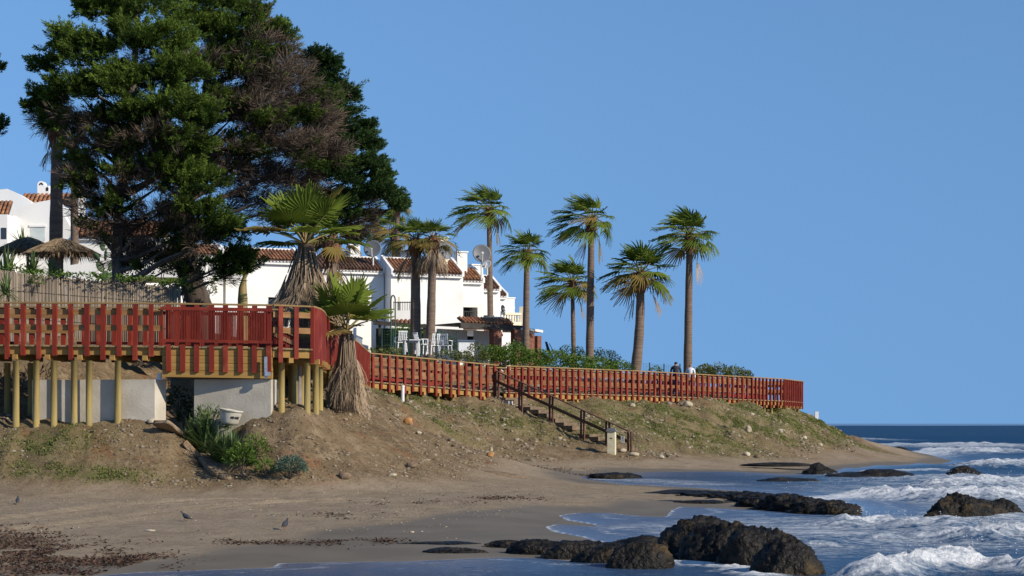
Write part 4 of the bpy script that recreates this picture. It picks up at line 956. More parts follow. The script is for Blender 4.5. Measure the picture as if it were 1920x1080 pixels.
# satellite dishes
def dish(label, px, py, Y, r, turn, tilt, m='dish_grey', foot=1.0):
    c = W(px, py, Y); t = thing('satellite_dish', label, 'satellite dish', (c.x, c.y, c.z - r - foot * .3), group='satellite dishes on the roofs')
    M = T(c) @ RZ(turn) @ Matrix.Rotation(tilt, 4, 'X')
    mb = MB(); n = 28; prof = [(0.02, 0), (.35, .02), (.65, .07), (.88, .13), (1, .17), (1.0, .19), (.86, .155), (.6, .10), (.3, .05), (.02, .03)]
    for q_, h_ in prof:
        for k in range(n): a = 2 * math.pi * k / n; mb.v.append(M @ Vector((math.cos(a) * q_ * r, -h_ * r * 1.1, math.sin(a) * q_ * r)))
    for i in range(len(prof) - 1):
        for k in range(n): mb.f.append([i * n + k, i * n + (k + 1) % n, (i + 1) * n + (k + 1) % n, (i + 1) * n + k])
    mb.build('reflector', m, t, smooth=True)
    f = M @ Vector((0, -.75 * r, -.1 * r)); a = M @ Vector((0, -.17 * r, -.95 * r))
    MB().tube([a, f], .03, 6).build('feed_arm', 'dish_white', t); MB().tube([f, f + (M.to_3x3() @ Vector((0, .16, 0)))], .07, 8).build('feed_horn', 'dish_white', t)
    b = M @ Vector((0, .1, -.1)); MB().tube([b, (b.x, b.y, c.z - r - foot)], .05, 8).build('mast', 'dish_white', t)
    return t
dish('large grey satellite dish on the dark tiled roof by the cypress', 699, 467, 113.0, .53, R(-8), R(-14))
dish('grey satellite dish edge-on behind the cream chimney', 832, 470, 113.6, .56, R(35), R(-10))
dish('large grey satellite dish beside the tall palm trunk on the narrow roof', 903, 476, 115.0, .56, R(10), R(-12))
dish('small dark satellite dish hung on the balcony of the third house', 942, 580, 118.2, .27, R(60), R(-8), 'iron')
dish('white satellite dish tipped low between the narrow roofs', 913, 497, 114.6, .30, R(-30), R(-30), 'dish_white', foot=.3)
an = thing('roof_antenna', 'small dark roof antenna above the cream chimney', 'antenna', W(857, 490, 114)); MB().tube([W(857, 496, 114), W(856, 460, 114)], .02, 6).build('mast', 'iron', an); MB().tube([W(853, 455, 114), W(862, 480, 114)], .02, 6).build('boom', 'iron', an)
for k in range(5): p = W(853, 455, 114).lerp(W(862, 480, 114), k / 4); MB().tube([p - Vector((.16, .2, -.08)), p + Vector((.16, .2, -.08))], .014, 5).build('element', 'iron', an)

# white houses on the rise at the far left
YH = 92.0
def wq(name, m, parent, pts, Y, th):
    """flat outline (photo places at depth Y) given a real thickness behind it"""
    return MB().poly([W(px, py, Y) for px, py in pts], (0, th, 0)).build(name, m, parent)
hl = thing('white_house', 'white gabled house with rounded chimney and tiled roofs behind the thatched parasols', 'house', (xof(80, YH), YH, 6.6))
wq('wall', 'white_wall', hl, [(26, 520), (26, 393), (60, 381), (98, 374), (132, 396), (160, 404), (160, 520)], YH, 6)
wq('gable', 'white_wall', hl, [(-30, 440), (-30, 372), (-8, 356), (14, 354), (32, 362), (58, 378), (58, 440)], YH + 1.8, 4)
roof_slope(hl, 0, 2.55, 0, .9, 0, .62, 'tile', pitch=.22, M=T(W(36, 383, YH + 2.6)))
wq('tower', 'white_wall', hl, [(136, 420), (136, 352), (152, 352), (152, 420)], YH + 2.0, 1.0)
ch = wq('chimney', 'white_wall', hl, [(70, 372), (70, 345), (72, 341), (77, 339), (82, 341), (84, 346), (84, 348), (92, 348), (92, 372)], YH + 3.4, .5)
wq('chimney_vent', 'ink', ch, [(73, 347), (74, 344), (77, 342), (80, 344), (81, 347), (79, 347), (77, 345), (75, 347)], YH + 3.385, .02); wq('chimney_vent', 'ink', ch, [(86, 358), (86, 352), (89, 350), (91, 354), (90, 358)], YH + 3.385, .02)
wq('window', 'blind', hl, [(57, 452), (57, 425), (84, 425), (84, 452)], YH - .012, .02); wq('window_frame', 'white_wall', hl, [(55, 425.2), (55, 421), (86, 421), (86, 425.2)], YH - .06, .06)
hl2 = thing('white_house', 'white house corner with a small tiled roof at the photo edge', 'house', (xof(-10, 90), 90, 6.8))
wq('wall', 'white_wall', hl2, [(-60, 520), (-60, 402), (14, 402), (14, 520)], 90, 4); wq('window', 'glass', hl2, [(2, 448), (2, 427), (12, 427), (12, 448)], 89.98, .02); wq('wall_recess', 'white_wall', hl2, [(14.5, 520), (14.5, 404), (25, 404), (25, 520)], 91.0, 3)
roof_slope(hl2, 0, .95, 0, .8, 0, .72, 'tile', pitch=.2, M=T(W(-22, 402, 90.2)))
hl3 = thing('white_house', 'low white house wing with a tiled pent roof behind the cypress trunk', 'house', (xof(170, 86), 86, 6.2))
wq('gable_wall', 'white_wall', hl3, [(113, 520), (113, 405), (119, 402), (141, 441), (141, 520)], 86, .6)
wq('wall', 'white_wall', hl3, [(141.2, 520), (141.2, 441), (330, 441), (330, 520)], 86.1, 3.5)
roof_slope(hl3, 0, 4.2, 0, .9, 0, .72, 'tile', pitch=.23, M=T(W(138, 441, 85.9)))
wq('moulding', 'white_wall', hl3, [(141.2, 450), (141.2, 446), (240, 446), (240, 450)], 85.96, .13)
cw = thing('garden_wall', 'white scalloped garden wall with rounded tops beside the parasol', 'wall', (xof(165, 80), 80, 5.8))
wq('wall', 'white_wall', cw, [(128, 545), (128, 505), (132, 497), (146, 495), (150, 488), (147, 482), (130, 480), (131, 474), (150, 472), (156, 478), (170, 470), (184, 474), (186, 490), (186, 545)], 80, .4)

# ------------------------------------------------------------------ leaves
def unit(v): return v / (np.linalg.norm(v, axis=-1, keepdims=True) + 1e-9)
def rnd_dir(n): return unit(RNG.normal(size=(n, 3)))
def leaves(P, D, L, Wd, tint, droop=0.0):
    """diamond leaves: P base, D direction, L length, Wd width"""
    n = len(P); S = unit(np.cross(D, rnd_dir(n))); m = P + D * (L * .45)[:, None]; tip = P + D * L[:, None]; tip[:, 2] -= droop * L
    V = np.stack([P, m + S * (Wd * .5)[:, None], tip, m - S * (Wd * .5)[:, None]], 1).reshape(-1, 3)
    return V, np.arange(n * 4).reshape(n, 4), np.repeat(tint, 4)
def merge(parts):
    V, F, Tn, n = [], [], [], 0
    for v, f, t in parts: V.append(v); F.append(f + n); Tn.append(t); n += len(v)
    return np.vstack(V), np.vstack(F), np.concatenate(Tn)

def plumes(P, A, L, k, leaf, width, spread, tint0):
    """k leaves set along every plume (P base, A axis, L length)"""
    n = len(P); t = RNG.uniform(0, 1, (n, k)) ** .8
    rad = unit(RNG.normal(size=(n, k, 3))); rad = unit(rad - A[:, None] * (rad * A[:, None]).sum(-1, keepdims=True) * .9)
    r = spread * L[:, None] * (1 - t) ** .7 * RNG.uniform(.1, 1, (n, k))
    pos = P[:, None] + A[:, None] * (L[:, None] * t)[..., None] + rad * r[..., None]
    D = unit(A[:, None] * .9 + rad * RNG.uniform(.25, .8, (n, k, 1)) + RNG.normal(size=(n, k, 3)) * .18)
    le = leaf * RNG.uniform(.6, 1.3, (n, k)); tn = np.clip(tint0[:, None] + RNG.normal(0, .13, (n, k)) + (t - .5) * .35, 0, 1)
    return leaves(pos.reshape(-1, 3), D.reshape(-1, 3), le.ravel(), le.ravel() * width, tn.ravel())

def tree_limbs(trunk_pts, trunk_r, ends, parent, m, r0=.10):
    MB().tube(trunk_pts, trunk_r, 12).build('trunk', m, parent, smooth=True)
    mb = MB(); tp_ = [Vector(p) for p in trunk_pts]
    for e in ends:
        e = Vector(e); zt = e.z - abs(e.x - tp_[-1].x) * .35 - .4
        zt = max(tp_[0].z + .6, min(tp_[-1].z, zt)); k = 0
        while k < len(tp_) - 2 and tp_[k + 1].z < zt: k += 1
        t = (zt - tp_[k].z) / max(.01, tp_[k + 1].z - tp_[k].z); s = tp_[k].lerp(tp_[k + 1], min(1, max(0, t)))
        md = s.lerp(e, .5) + Vector((random.uniform(-.2, .2), random.uniform(-.2, .2), random.uniform(-.15, .2)))
        mb.tube([s, s.lerp(md, .5) + Vector((0, 0, -.05)), md, e], [r0, r0 * .75, r0 * .5, r0 * .18], 6)
    mb.build('limbs', m, parent, smooth=True)['kind'] = 'stuff'
def cypress(label, Y, clumps, trunk, trunk_r, bark='bark', leafm='cypress_leaf', dens=1.0, group='windblown cypress trees', lean=(-.25, 0), limb_r=.09):
    """clumps: px, py, radius px, depth shift, kind (g green, d dead twigs, m both)"""
    b = Vector(trunk[0]); t = thing('cypress_tree', label, 'tree', (b.x, b.y, b.z), group=group)
    ax = np.array([np.mean([p[0] for p in trunk]), np.mean([p[1] for p in trunk])])
    green, dead, ends = [], [], []
    for px, py, r, dy, kind in clumps:
        c = np.array(W(px, py, Y + dy)); rm = r * (Y + dy) / FPX; ends.append(tuple(c - np.array([0, 0, rm * .3])))
        for kk in ('gd' if kind == 'm' else kind):
            n = int((265 if kk == 'g' else 130) * dens * max(.25, rm ** 1.8) * (.6 if kind == 'm' else 1))
            per = 9 if kk == 'g' else 6; m_ = max(3, n // per)                    # boughs, each a flat spray of plumes
            d = rnd_dir(m_); d[:, 2] = d[:, 2] * .8 + .12; d = unit(d)
            rr = .74 * rm * RNG.uniform(.2, 1.0, m_) ** .55 * (1 + .25 * n3(d * 1.7 + px * .013, int(px) % 50 + 3))
            C = c + d * rr[:, None] * np.array([1.05, 1.0, .70])
            out = unit(np.stack([c[0] - ax[0] + lean[0] + d[:, 0] * 1.3, c[1] - ax[1] + d[:, 1] * 1.3 - .3, np.full(m_, .22) + d[:, 2] * .5], 1))
            A0_ = unit(out + RNG.normal(size=(m_, 3)) * np.array([.32, .32, .20])); S_ = unit(np.cross(A0_, np.array([0, 0, 1.0]))); Lb = RNG.uniform(.55, 1.05, m_) * min(1.0, .55 + .45 * rm)
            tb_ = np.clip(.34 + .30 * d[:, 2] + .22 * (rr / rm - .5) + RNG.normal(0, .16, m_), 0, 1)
            A0_, S_, Lb, C, tb_, d = (np.repeat(v, per, 0) for v in (A0_, S_, Lb, C, tb_, d)); n = len(C)
            u_ = RNG.random(n); v_ = RNG.uniform(-1, 1, n)
            P = C + A0_ * (Lb * (u_ - .35) * .8)[:, None] + S_ * (v_ * Lb * .30 * (1.1 - u_))[:, None] + np.array([0, 0, 1.0]) * RNG.normal(0, .06, n)[:, None]
            A = unit(A0_ + S_ * (v_ * .75)[:, None] + np.array([0, 0, .34]) + RNG.normal(size=(n, 3)) * .20)
            Lp = Lb * RNG.uniform(.38, .62, n) * (1.0 if kk == 'g' else 1.5)
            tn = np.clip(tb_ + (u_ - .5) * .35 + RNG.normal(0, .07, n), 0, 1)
            if kk == 'g': green.append(plumes(P, A, Lp * 1.1, 56, .11, .26, .24, tn))
            else: dead.append(plumes(P, A, Lp, 30, .30, .055, .30, tn))
    tree_limbs(trunk, trunk_r, ends, t, bark, limb_r)
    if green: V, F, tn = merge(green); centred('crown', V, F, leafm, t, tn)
    if dead: V, F, tn = merge(dead); o = centred('dead_twigs', V, F, 'dead_twig', t, tn); o['kind'] = 'stuff'
    return t
# front green cypress
Y1_ = 57.5; tx = xof(220, 58.5)
cypress('broad bright green cypress with a slim grey trunk behind the reed fence', Y1_,
        [(188, 20, 38, 0, 'g'), (205, 5, 60, .4, 'g'), (270, 20, 60, .6, 'g'), (132, 85, 36, -.2, 'g'), (98, 122, 30, 0, 'g'), (165, 95, 58, -.3, 'g'), (235, 90, 62, -.2, 'g'), (300, 85, 56, .2, 'g'),
         (80, 196, 26, .2, 'g'), (112, 182, 40, 0, 'g'), (150, 165, 50, -.5, 'g'), (215, 165, 58, -.7, 'g'), (285, 150, 56, -.6, 'g'), (345, 140, 44, -.2, 'g'), (120, 225, 42, .2, 'm'), (180, 235, 46, 0, 'm'),
         (260, 215, 50, -.8, 'g'), (325, 205, 50, -.8, 'g'), (380, 225, 38, -.6, 'g'), (225, 270, 46, -.1, 'm'), (300, 265, 48, -.6, 'm'), (360, 270, 40, -.7, 'g'),
         (190, 310, 42, .3, 'm'), (250, 330, 48, 0, 'm'), (315, 325, 44, -.5, 'g'), (360, 345, 44, -.8, 'g'), (180, 365, 34, .4, 'm'), (230, 385, 42, .2, 'm'),
         (300, 385, 46, .2, 'd'), (375, 395, 46, -.8, 'g'), (415, 430, 38, -.8, 'g'), (380, 445, 40, -.5, 'm'), (440, 480, 30, -.6, 'g'), (410, 500, 32, -.4, 'g'), (330, 440, 46, .3, 'm'), (270, 440, 44, .6, 'd'), (390, 520, 26, .2, 'd'), (320, 490, 40, .8, 'd'), (350, 510, 34, .6, 'm'),
         (280, 500, 40, 1.2, 'm'), (440, 505, 22, -.4, 'g'), (165, 340, 34, .2, 'm'), (180, 410, 34, .4, 'm'), (215, 440, 30, .4, 'd'), (240, 470, 36, .8, 'm'), (160, 290, 36, .2, 'm'), (270, 300, 46, .4, 'm'), (300, 420, 44, .5, 'm'), (240, 220, 46, .3, 'g'), (330, 300, 44, .2, 'm')],
        [(tx + .1, 58.5, gz(tx, 58.5) - .3), (tx, 58.5, 6.5), (tx + .05, 58.4, 8.5), (tx + .5, 58.3, 10.5), (tx + .6, 58.2, 13), (tx + .7, 58, 15)], [.20, .17, .16, .14, .09, .03], 'bark_grey', lean=(-.3, 0))
Y2_ = 61.5; tx = xof(372, 61.5)
cypress('tall cypress with a thick dark trunk and a brown dead side', Y2_,
        [(330, -20, 60, 0, 'g'), (400, 5, 60, 0, 'g'), (455, 30, 44, 0, 'g'), (420, 70, 60, -.3, 'g'), (360, 60, 60, -.3, 'g'), (485, 62, 40, 0, 'm'), (520, 66, 22, 0, 'g'), (470, 105, 50, -.4, 'm'), (400, 130, 56, -.6, 'm'), (520, 110, 40, -.2, 'd'),
         (450, 160, 60, -.6, 'm'), (520, 160, 54, -.4, 'd'), (400, 200, 50, -.5, 'm'), (460, 225, 60, -.8, 'd'), (530, 215, 56, -.6, 'm'), (575, 185, 44, 0, 'm'), (430, 215, 40, -.9, 'm'), (480, 240, 36, -1, 'm'), (585, 240, 46, -.1, 'd'), (440, 285, 56, -.6, 'm'), (510, 285, 56, -.7, 'd'), (570, 295, 50, -.5, 'm'), (610, 290, 34, -.2, 'd'),
         (410, 330, 50, 0, 'm'), (475, 340, 50, 0, 'd'), (540, 345, 46, -.1, 'd'), (420, 385, 36, .4, 'd'), (470, 395, 34, .3, 'd'), (355, 300, 50, .6, 'm'), (340, 230, 50, .8, 'm'), (520, 385, 30, .2, 'd'), (300, 330, 50, 1.2, 'm'), (260, 260, 50, 1.4, 'm'), (330, 130, 60, .8, 'm'), (250, 150, 60, 1.2, 'm')],
        [(tx, 61.5, gz(tx, 61.5) - .3), (tx + .02, 61.5, 5.6), (tx - .5, 61.4, 7.2), (tx - .3, 61.3, 9.5), (tx + .3, 61.2, 12), (tx + .5, 61, 15)], [.46, .42, .34, .27, .17, .04], 'bark', lean=(.5, 0), limb_r=.10)
Y3_ = 66.0; tx = xof(560, 66)
cypress('dark green cypress with a stepped outline against the open sky', Y3_,
        [(585, 110, 30, 0, 'g'), (560, 145, 36, 0, 'g'), (610, 118, 16, 0, 'g'), (608, 150, 30, 0, 'g'), (625, 180, 36, 0, 'g'), (595, 195, 40, -.2, 'g'), (648, 180, 16, 0, 'g'), (640, 225, 38, -.2, 'g'), (600, 245, 46, -.3, 'g'), (668, 240, 16, 0, 'g'), (665, 268, 34, 0, 'g'),
         (632, 285, 46, -.4, 'g'), (690, 275, 20, 0, 'g'), (680, 312, 36, -.1, 'g'), (640, 330, 46, -.4, 'g'), (600, 320, 40, 0, 'g'), (705, 335, 28, 0, 'g'), (722, 362, 30, 0, 'g'), (690, 362, 40, -.3, 'g'), (648, 375, 40, -.4, 'g'), (738, 385, 16, 0, 'g'), (600, 370, 36, .2, 'm'),
         (610, 400, 34, 0, 'm'), (650, 412, 32, -.2, 'm'), (690, 398, 26, -.1, 'm'), (662, 445, 18, 0, 'm'), (640, 440, 22, 0, 'm'), (560, 420, 34, .4, 'm'), (540, 250, 50, .6, 'm'), (545, 330, 46, .8, 'd'), (540, 180, 40, .6, 'm')],
        [(tx, 66, gz(tx, 66) - .3), (tx, 66, 6), (tx + .3, 66, 8), (tx + .5, 66, 11), (tx + .6, 66, 13.8)], [.34, .28, .22, .15, .04], 'bark', 'cypress_dark', lean=(.6, 0))
tx = xof(-110, 58)
cypress('dark cypress whose branch tips just reach into the photo edge', 58.0, [(-22, 138, 24, 0, 'g'), (-16, 245, 22, 0, 'g'), (-90, 100, 40, .4, 'g'), (-80, 190, 36, .4, 'g'), (-90, 300, 50, .4, 'g'), (-150, 180, 70, .4, 'g')],
        [(tx, 58.4, gz(tx, 58.4) - .3), (tx, 58.4, 9), (tx + .2, 58.4, 13)], [.3, .22, .06], 'bark', 'cypress_dark', lean=(.3, 0))

# ------------------------------------------------------------------ fan palms
def fan(hub, f, u, Rr, nseg, half, droop, wind, fold, pleat=.05, jag=.12, split=.5, curl=0.0):
    """blade of a fan leaf; returns vertices and quads"""
    f = np.array(f); f = f / np.linalg.norm(f); u = np.array(u); s = np.cross(f, u); s = s / (np.linalg.norm(s) + 1e-9); u = np.cross(s, f)
    V, F = [], []; dth = 2 * half / nseg; wind = np.array(wind)
    for i in range(nseg):
        th = -half + (i + .5) * dth; Ls = Rr * (1 - .16 * (abs(th) / half) ** 2) * (1 + RNG.uniform(-jag, jag)); tw = RNG.uniform(-.3, .3) * dth
        for j, rr in enumerate((.06, split, .8, 1.0)):
            r = Ls * rr; hw = (r * math.tan(dth / 2) * 1.02) if rr <= split else Ls * split * math.tan(dth / 2) * (1.02 if rr < .7 else .62 if rr < .9 else .04)
            tt = th + (tw * rr if rr > split else 0)
            d = math.cos(tt) * f + math.sin(tt) * s; e = -math.sin(tt) * f + math.cos(tt) * s
            base = hub + d * r + u * (fold * abs(math.sin(tt)) * r) + np.array([0, 0, -1.0]) * droop * Rr * rr ** 2.4 * (1 + (RNG.uniform(-.35, .35) if rr > .9 else 0)) + wind * Rr * rr ** 2
            lift = u * pleat * Rr * rr * (1 if rr <= split else .6)
            V += [base - e * hw, base + lift, base + e * hw]
        b = len(V) - 12
        for j in range(3):
            F += [[b + j * 3, b + j * 3 + 1, b + j * 3 + 4, b + j * 3 + 3], [b + j * 3 + 1, b + j * 3 + 2, b + j * 3 + 5, b + j * 3 + 4]]
    return V, F
def frond(name, parent, top, az, el, Lp, Rr, m, wind=(0, 0, 0), droop=.25, nseg=20, half=R(95), fold=.12, sag=.18, tintc=.5, pet_r=.018, jag=.12, split=.5, pet='petiole'):
    d0 = np.array([math.cos(el) * math.cos(az), math.cos(el) * math.sin(az), math.sin(el)]); top = np.array(top, float)
    pts = [top + d0 * Lp * t + np.array([0, 0, -1.0]) * sag * Lp * t * t + np.array(wind) * Lp * .35 * t * t for t in (0, .35, .7, 1)]
    f = pts[3] - pts[2]; f = f / np.linalg.norm(f)
    side = np.cross(f, (0, 0, 1.0)); u = np.cross(side, f)
    if np.linalg.norm(u) < .1: u = np.array([math.cos(az), math.sin(az), 0.2])
    V, F = fan(pts[3], f, u, Rr, nseg, half, droop, wind, fold, jag=jag, split=split)
    mb = MB(); mb.tube([Vector(p) for p in pts], [pet_r * 1.6, pet_r * 1.2, pet_r, pet_r * .8], 5, cap=False)
    n = len(V); V = V + [np.array(v) for v in mb.v]; F = F + [[i + n for i in q] for q in mb.f]
    V = np.array(V) - top
    tn = np.clip(tintc + RNG.normal(0, .08) + (np.linalg.norm(V, axis=1) / (Lp + Rr) - .6) * .35, 0, 1)
    me = np_mesh(name, V, np.array(F), m, tn); me.materials.append(MATS[pet])
    mi = np.zeros(len(F), dtype=np.int32); mi[len(F) - len(mb.f):] = 1; me.polygons.foreach_set('material_index', mi)
    return obj(name, me, parent, T(top))
def palm(label, px_base, base_z, Y, px_top, py_hub, r_px, trunk_r, n_live=26, n_dead=8, dry=.12, wind=-.25, skirt=0.0, group='tall fan palms', bend=0.0, boot=.75, nseg=18, dead_len=1.0, tall=1.0, lo_el=-22, py_base=None):
    k = Y / FPX; top = Vector((xof(px_top, Y), Y, zof(py_hub, Y))); xb = xof(px_base, Y)
    zb = gz(xb, Y) - .25 if base_z is None else base_z
    t = thing('fan_palm', label, 'palm tree', (xb, Y, zb), group=group)
    pts, rad = [], []; N = 14
    for i in range(N + 1):
        s = i / N; x = xb + (top.x - xb) * s + bend * math.sin(math.pi * s); pts.append((x, Y + .05 * math.sin(3 * s + px_base), zb + (top.z - zb) * s)); rad.append(trunk_r * (1.22 - .42 * s + .25 * max(0, .12 - s) / .12) * (1 + .035 * math.sin(i * 2.1)))
    MB().tube(pts, rad, 14).build('trunk', 'palm_trunk', t, smooth=True)
    # shaggy collar of old leaf bases
    mb = MB(); rb = trunk_r
    mb.tube([(top.x, Y, top.z - boot), (top.x, Y, top.z - boot * .6), (top.x, Y, top.z - boot * .2), (top.x, Y, top.z + .1)], [rb * .95, rb * 1.5, rb * 1.45, rb * .6], 12)
    for i in range(46):
        a = i * 2.4; s = (i / 46.0); z0 = top.z - boot * (1 - s); r = rb * (1.05 + .45 * min(1, 2 * s)); d = Vector((math.cos(a), math.sin(a), 0)); p = Vector((top.x, Y, z0)) + d * r * .9; q = Vector((-d.y, d.x, 0)) * .05
        b = len(mb.v); L = random.uniform(.14, .30); tip = p + d * random.uniform(.06, .16) + Vector((0, 0, L)); mb.v += [p - q, p + q, tip + q * .5, tip - q * .5]; mb.f.append([b, b + 1, b + 2, b + 3])
    mb.build('leaf_bases', 'palm_boot', t)
    Rc = r_px * k; wv = (wind, .0, 0)
    for i in range(n_live):
        s = (i + .5) / n_live; az = i * 2.39996 + random.uniform(-.25, .25); el = R(86 - (86 - lo_el) * s ** .85) + random.uniform(-.1, .1)
        Lp = Rc * random.uniform(.50, .64) * (.85 + .15 * s); Rr = Rc * random.uniform(.52, .64)
        isdry = s > .62 and random.random() < dry * 2.6
        frond('frond', t, (top.x + .06 * math.cos(az), Y + .06 * math.sin(az), top.z + .05 * (1 - s)), az, el, Lp, Rr, 'palm_leaf_dry' if isdry else 'palm_leaf', wind=wv, droop=.16 + .26 * s + random.uniform(-.05, .08),
              nseg=nseg, half=R(random.uniform(80, 105)), fold=random.uniform(.05, .3), sag=.10 + .2 * s, tintc=random.uniform(.25, .75), pet_r=.02 * max(.8, Rc / 1.5))
    for i in range(n_dead):
        az = i * 2.39996 + random.uniform(-.4, .4); el = R(random.uniform(-78, -48)); zt = top.z - boot * random.uniform(.1, .5) - skirt * random.random() * .8
        frond('dead_frond', t, (top.x + rb * math.cos(az), Y + rb * math.sin(az), zt), az, el, Rc * random.uniform(.3, .5) * dead_len, Rc * random.uniform(.35, .55) * dead_len, 'palm_dead' if random.random() < .7 else 'palm_leaf_dry', wind=(wind * .4, 0, 0),
              droop=.5, nseg=12, half=R(random.uniform(25, 55)), fold=.6, sag=.35, tintc=random.uniform(.2, .8), jag=.3, split=.35, pet='palm_dead')
    return t
# the row against the sky
palm('tall fan palm with a leaning crown rising behind the terrace roofs', 921, GROUND_H - .3, 118, 917, 394, 52, .18, wind=-.38, n_live=26, n_dead=1, dry=.05)
palm('shorter fan palm with a reddish collar at the sea end of the terrace', 985, 4.0, 104, 988, 472, 46, .18, wind=-.2, n_live=24, n_dead=0, dry=.05)
palm('slim short fan palm standing close to the tallest straight trunk', 1077, None, 108, 1073, 530, 54, .13, wind=-.30, n_live=28, n_dead=2, dry=.15)
palm('tallest straight fan palm with windswept crown between the two rounded bushes', 1105, None, 95.5, 1109, 412, 57, .18, wind=-.42, n_live=24, n_dead=2, dry=.05)
palm('curved stout fan palm with wide yellowing lower leaves', 1187, None, 95, 1201, 513, 64, .23, wind=-.12, n_live=30, n_dead=2, bend=.12, dry=.22, boot=.95, lo_el=-20)
palm('straight fan palm nearest the headland rising behind the two walkers', 1289, None, 95.5, 1293, 442, 58, .19, wind=-.28, n_live=28, n_dead=1, dry=.05, boot=.85)
# palms in front of the terrace
palm('bare trunked fan palm with ragged olive crown, first of the close pair', 779, None, 88.5, 779, 450, 48, .235, wind=-.22, n_live=22, n_dead=14, dry=.8, skirt=.3, dead_len=1.0)
palm('bare trunked fan palm with orange dried crown, second of the close pair', 805, None, 88, 812, 446, 40, .20, wind=.1, n_live=18, n_dead=20, dry=1.0, skirt=.3, dead_len=1.1)
palm('fan palm behind the terrace roof with only crown and short trunk showing', 739, GROUND_H, 124, 740, 432, 42, .22, wind=-.3, n_live=22, n_dead=8, dry=.4)
palm('far thin fan palm in the gap between cypress and terrace', 703, GROUND_H, 135, 703, 418, 28, .17, wind=-.1, n_live=20, n_dead=12, dry=.8)
palm('fan palm peeping out behind the tip of the dark cypress', 752, GROUND_H, 120, 744, 384, 32, .18, wind=-.2, n_live=18, n_dead=2)
palm('grey trunked fan palm standing behind the big shaggy palm', 625, None, 62, 622, 452, 54, .20, wind=0, n_live=12, n_dead=22, dry=.8, skirt=1.6)
# palms at the far left
palm('thick trunked fan palm with its crown hidden in the cypress', 104, None, 66, 108, 222, 42, .22, wind=-.1, n_live=16, n_dead=14, dry=.7, skirt=.6, boot=1.1)
palm('fan palm with dark crown showing between left trunk and cypress', 140, None, 84, 140, 325, 36, .18, wind=-.1, n_live=22, n_dead=4, dry=.4)
# the two shaggy palms by the walkway
def shaggy(label, px, Y, py_hub, zb, r_live, n_live, skirt_h, n_dead, sk_r, trunk_r, els, wind=0.0, dry=.2, near_leaf=24, tilt=0, petl=.55):
    k = Y / FPX; top = Vector((xof(px, Y), Y, zof(py_hub, Y))); t = thing('shaggy_fan_palm', label, 'palm tree', (top.x, Y, zb), group='fan palms with a skirt of dead leaves')
    MB().tube([(top.x, Y, zb), (top.x, Y, (zb + top.z) / 2), (top.x, Y, top.z)], [trunk_r * 1.2, trunk_r, trunk_r * .9], 12).build('trunk', 'palm_trunk', t, smooth=True)
    Rc = r_live * k
    for i in range(n_live):
        s = (i + .5) / n_live; az = i * 2.39996 + .6; el = R(els[0] + (els[1] - els[0]) * s) + random.uniform(-.12, .12)
        isd = random.random() < dry * (s + .2)
        frond('frond', t, (top.x, Y, top.z), az, el, Rc * random.uniform(petl * .85, petl * 1.15), Rc * random.uniform(.50, .62), 'palm_leaf_dry' if isd else 'palm_leaf', wind=(wind, 0, 0), droop=.04 + .10 * s, nseg=near_leaf, half=R(random.uniform(95, 125)),
              fold=random.uniform(.05, .25), sag=.06 + .16 * s, tintc=random.uniform(.35, .9), pet_r=.022, split=.68)
    for i in range(n_dead):
        s = i / n_dead; az = i * 2.39996 + random.uniform(-.3, .3); zt = top.z - .1 - skirt_h * .50 * s; spread_ = sk_r * (.30 + .45 * s) * random.uniform(.8, 1.2)
        L = skirt_h * random.uniform(.42, .58); el = -math.acos(min(.95, spread_ / L))
        frond('dead_frond', t, (top.x + trunk_r * math.cos(az), Y + trunk_r * math.sin(az), zt), az, el, L * .62, L * random.uniform(.42, .58), 'palm_dead', droop=.35, nseg=16, half=R(random.uniform(18, 42)), fold=.7, sag=.22, tintc=random.uniform(.05, .95), jag=.35, split=.3, pet='palm_dead', pet_r=.02)
    return t
shaggy('big fan palm with a long skirt of dead brown leaves behind the corner railing', 572, 56.2, 458, 2.9, 108, 20, 2.35, 130, 1.2, .24, (88, 12), dry=.15, petl=.66)
shaggy('low fan palm with dead leaf skirt reaching the earth in front of the boardwalk', 650, 54.4, 620, gz(xof(650, 54.4), 54.4) - .15, 100, 13, 2.0, 96, .46, .18, (87, 8), dry=.15, petl=.6)

def hitY(px, py, lo=40.0, hi=60.0):
    for Y in np.arange(lo, hi, .05):
        p = W(px, py, Y)
        if p.z <= gsheet(p.x, p.y): return float(Y)
    return hi
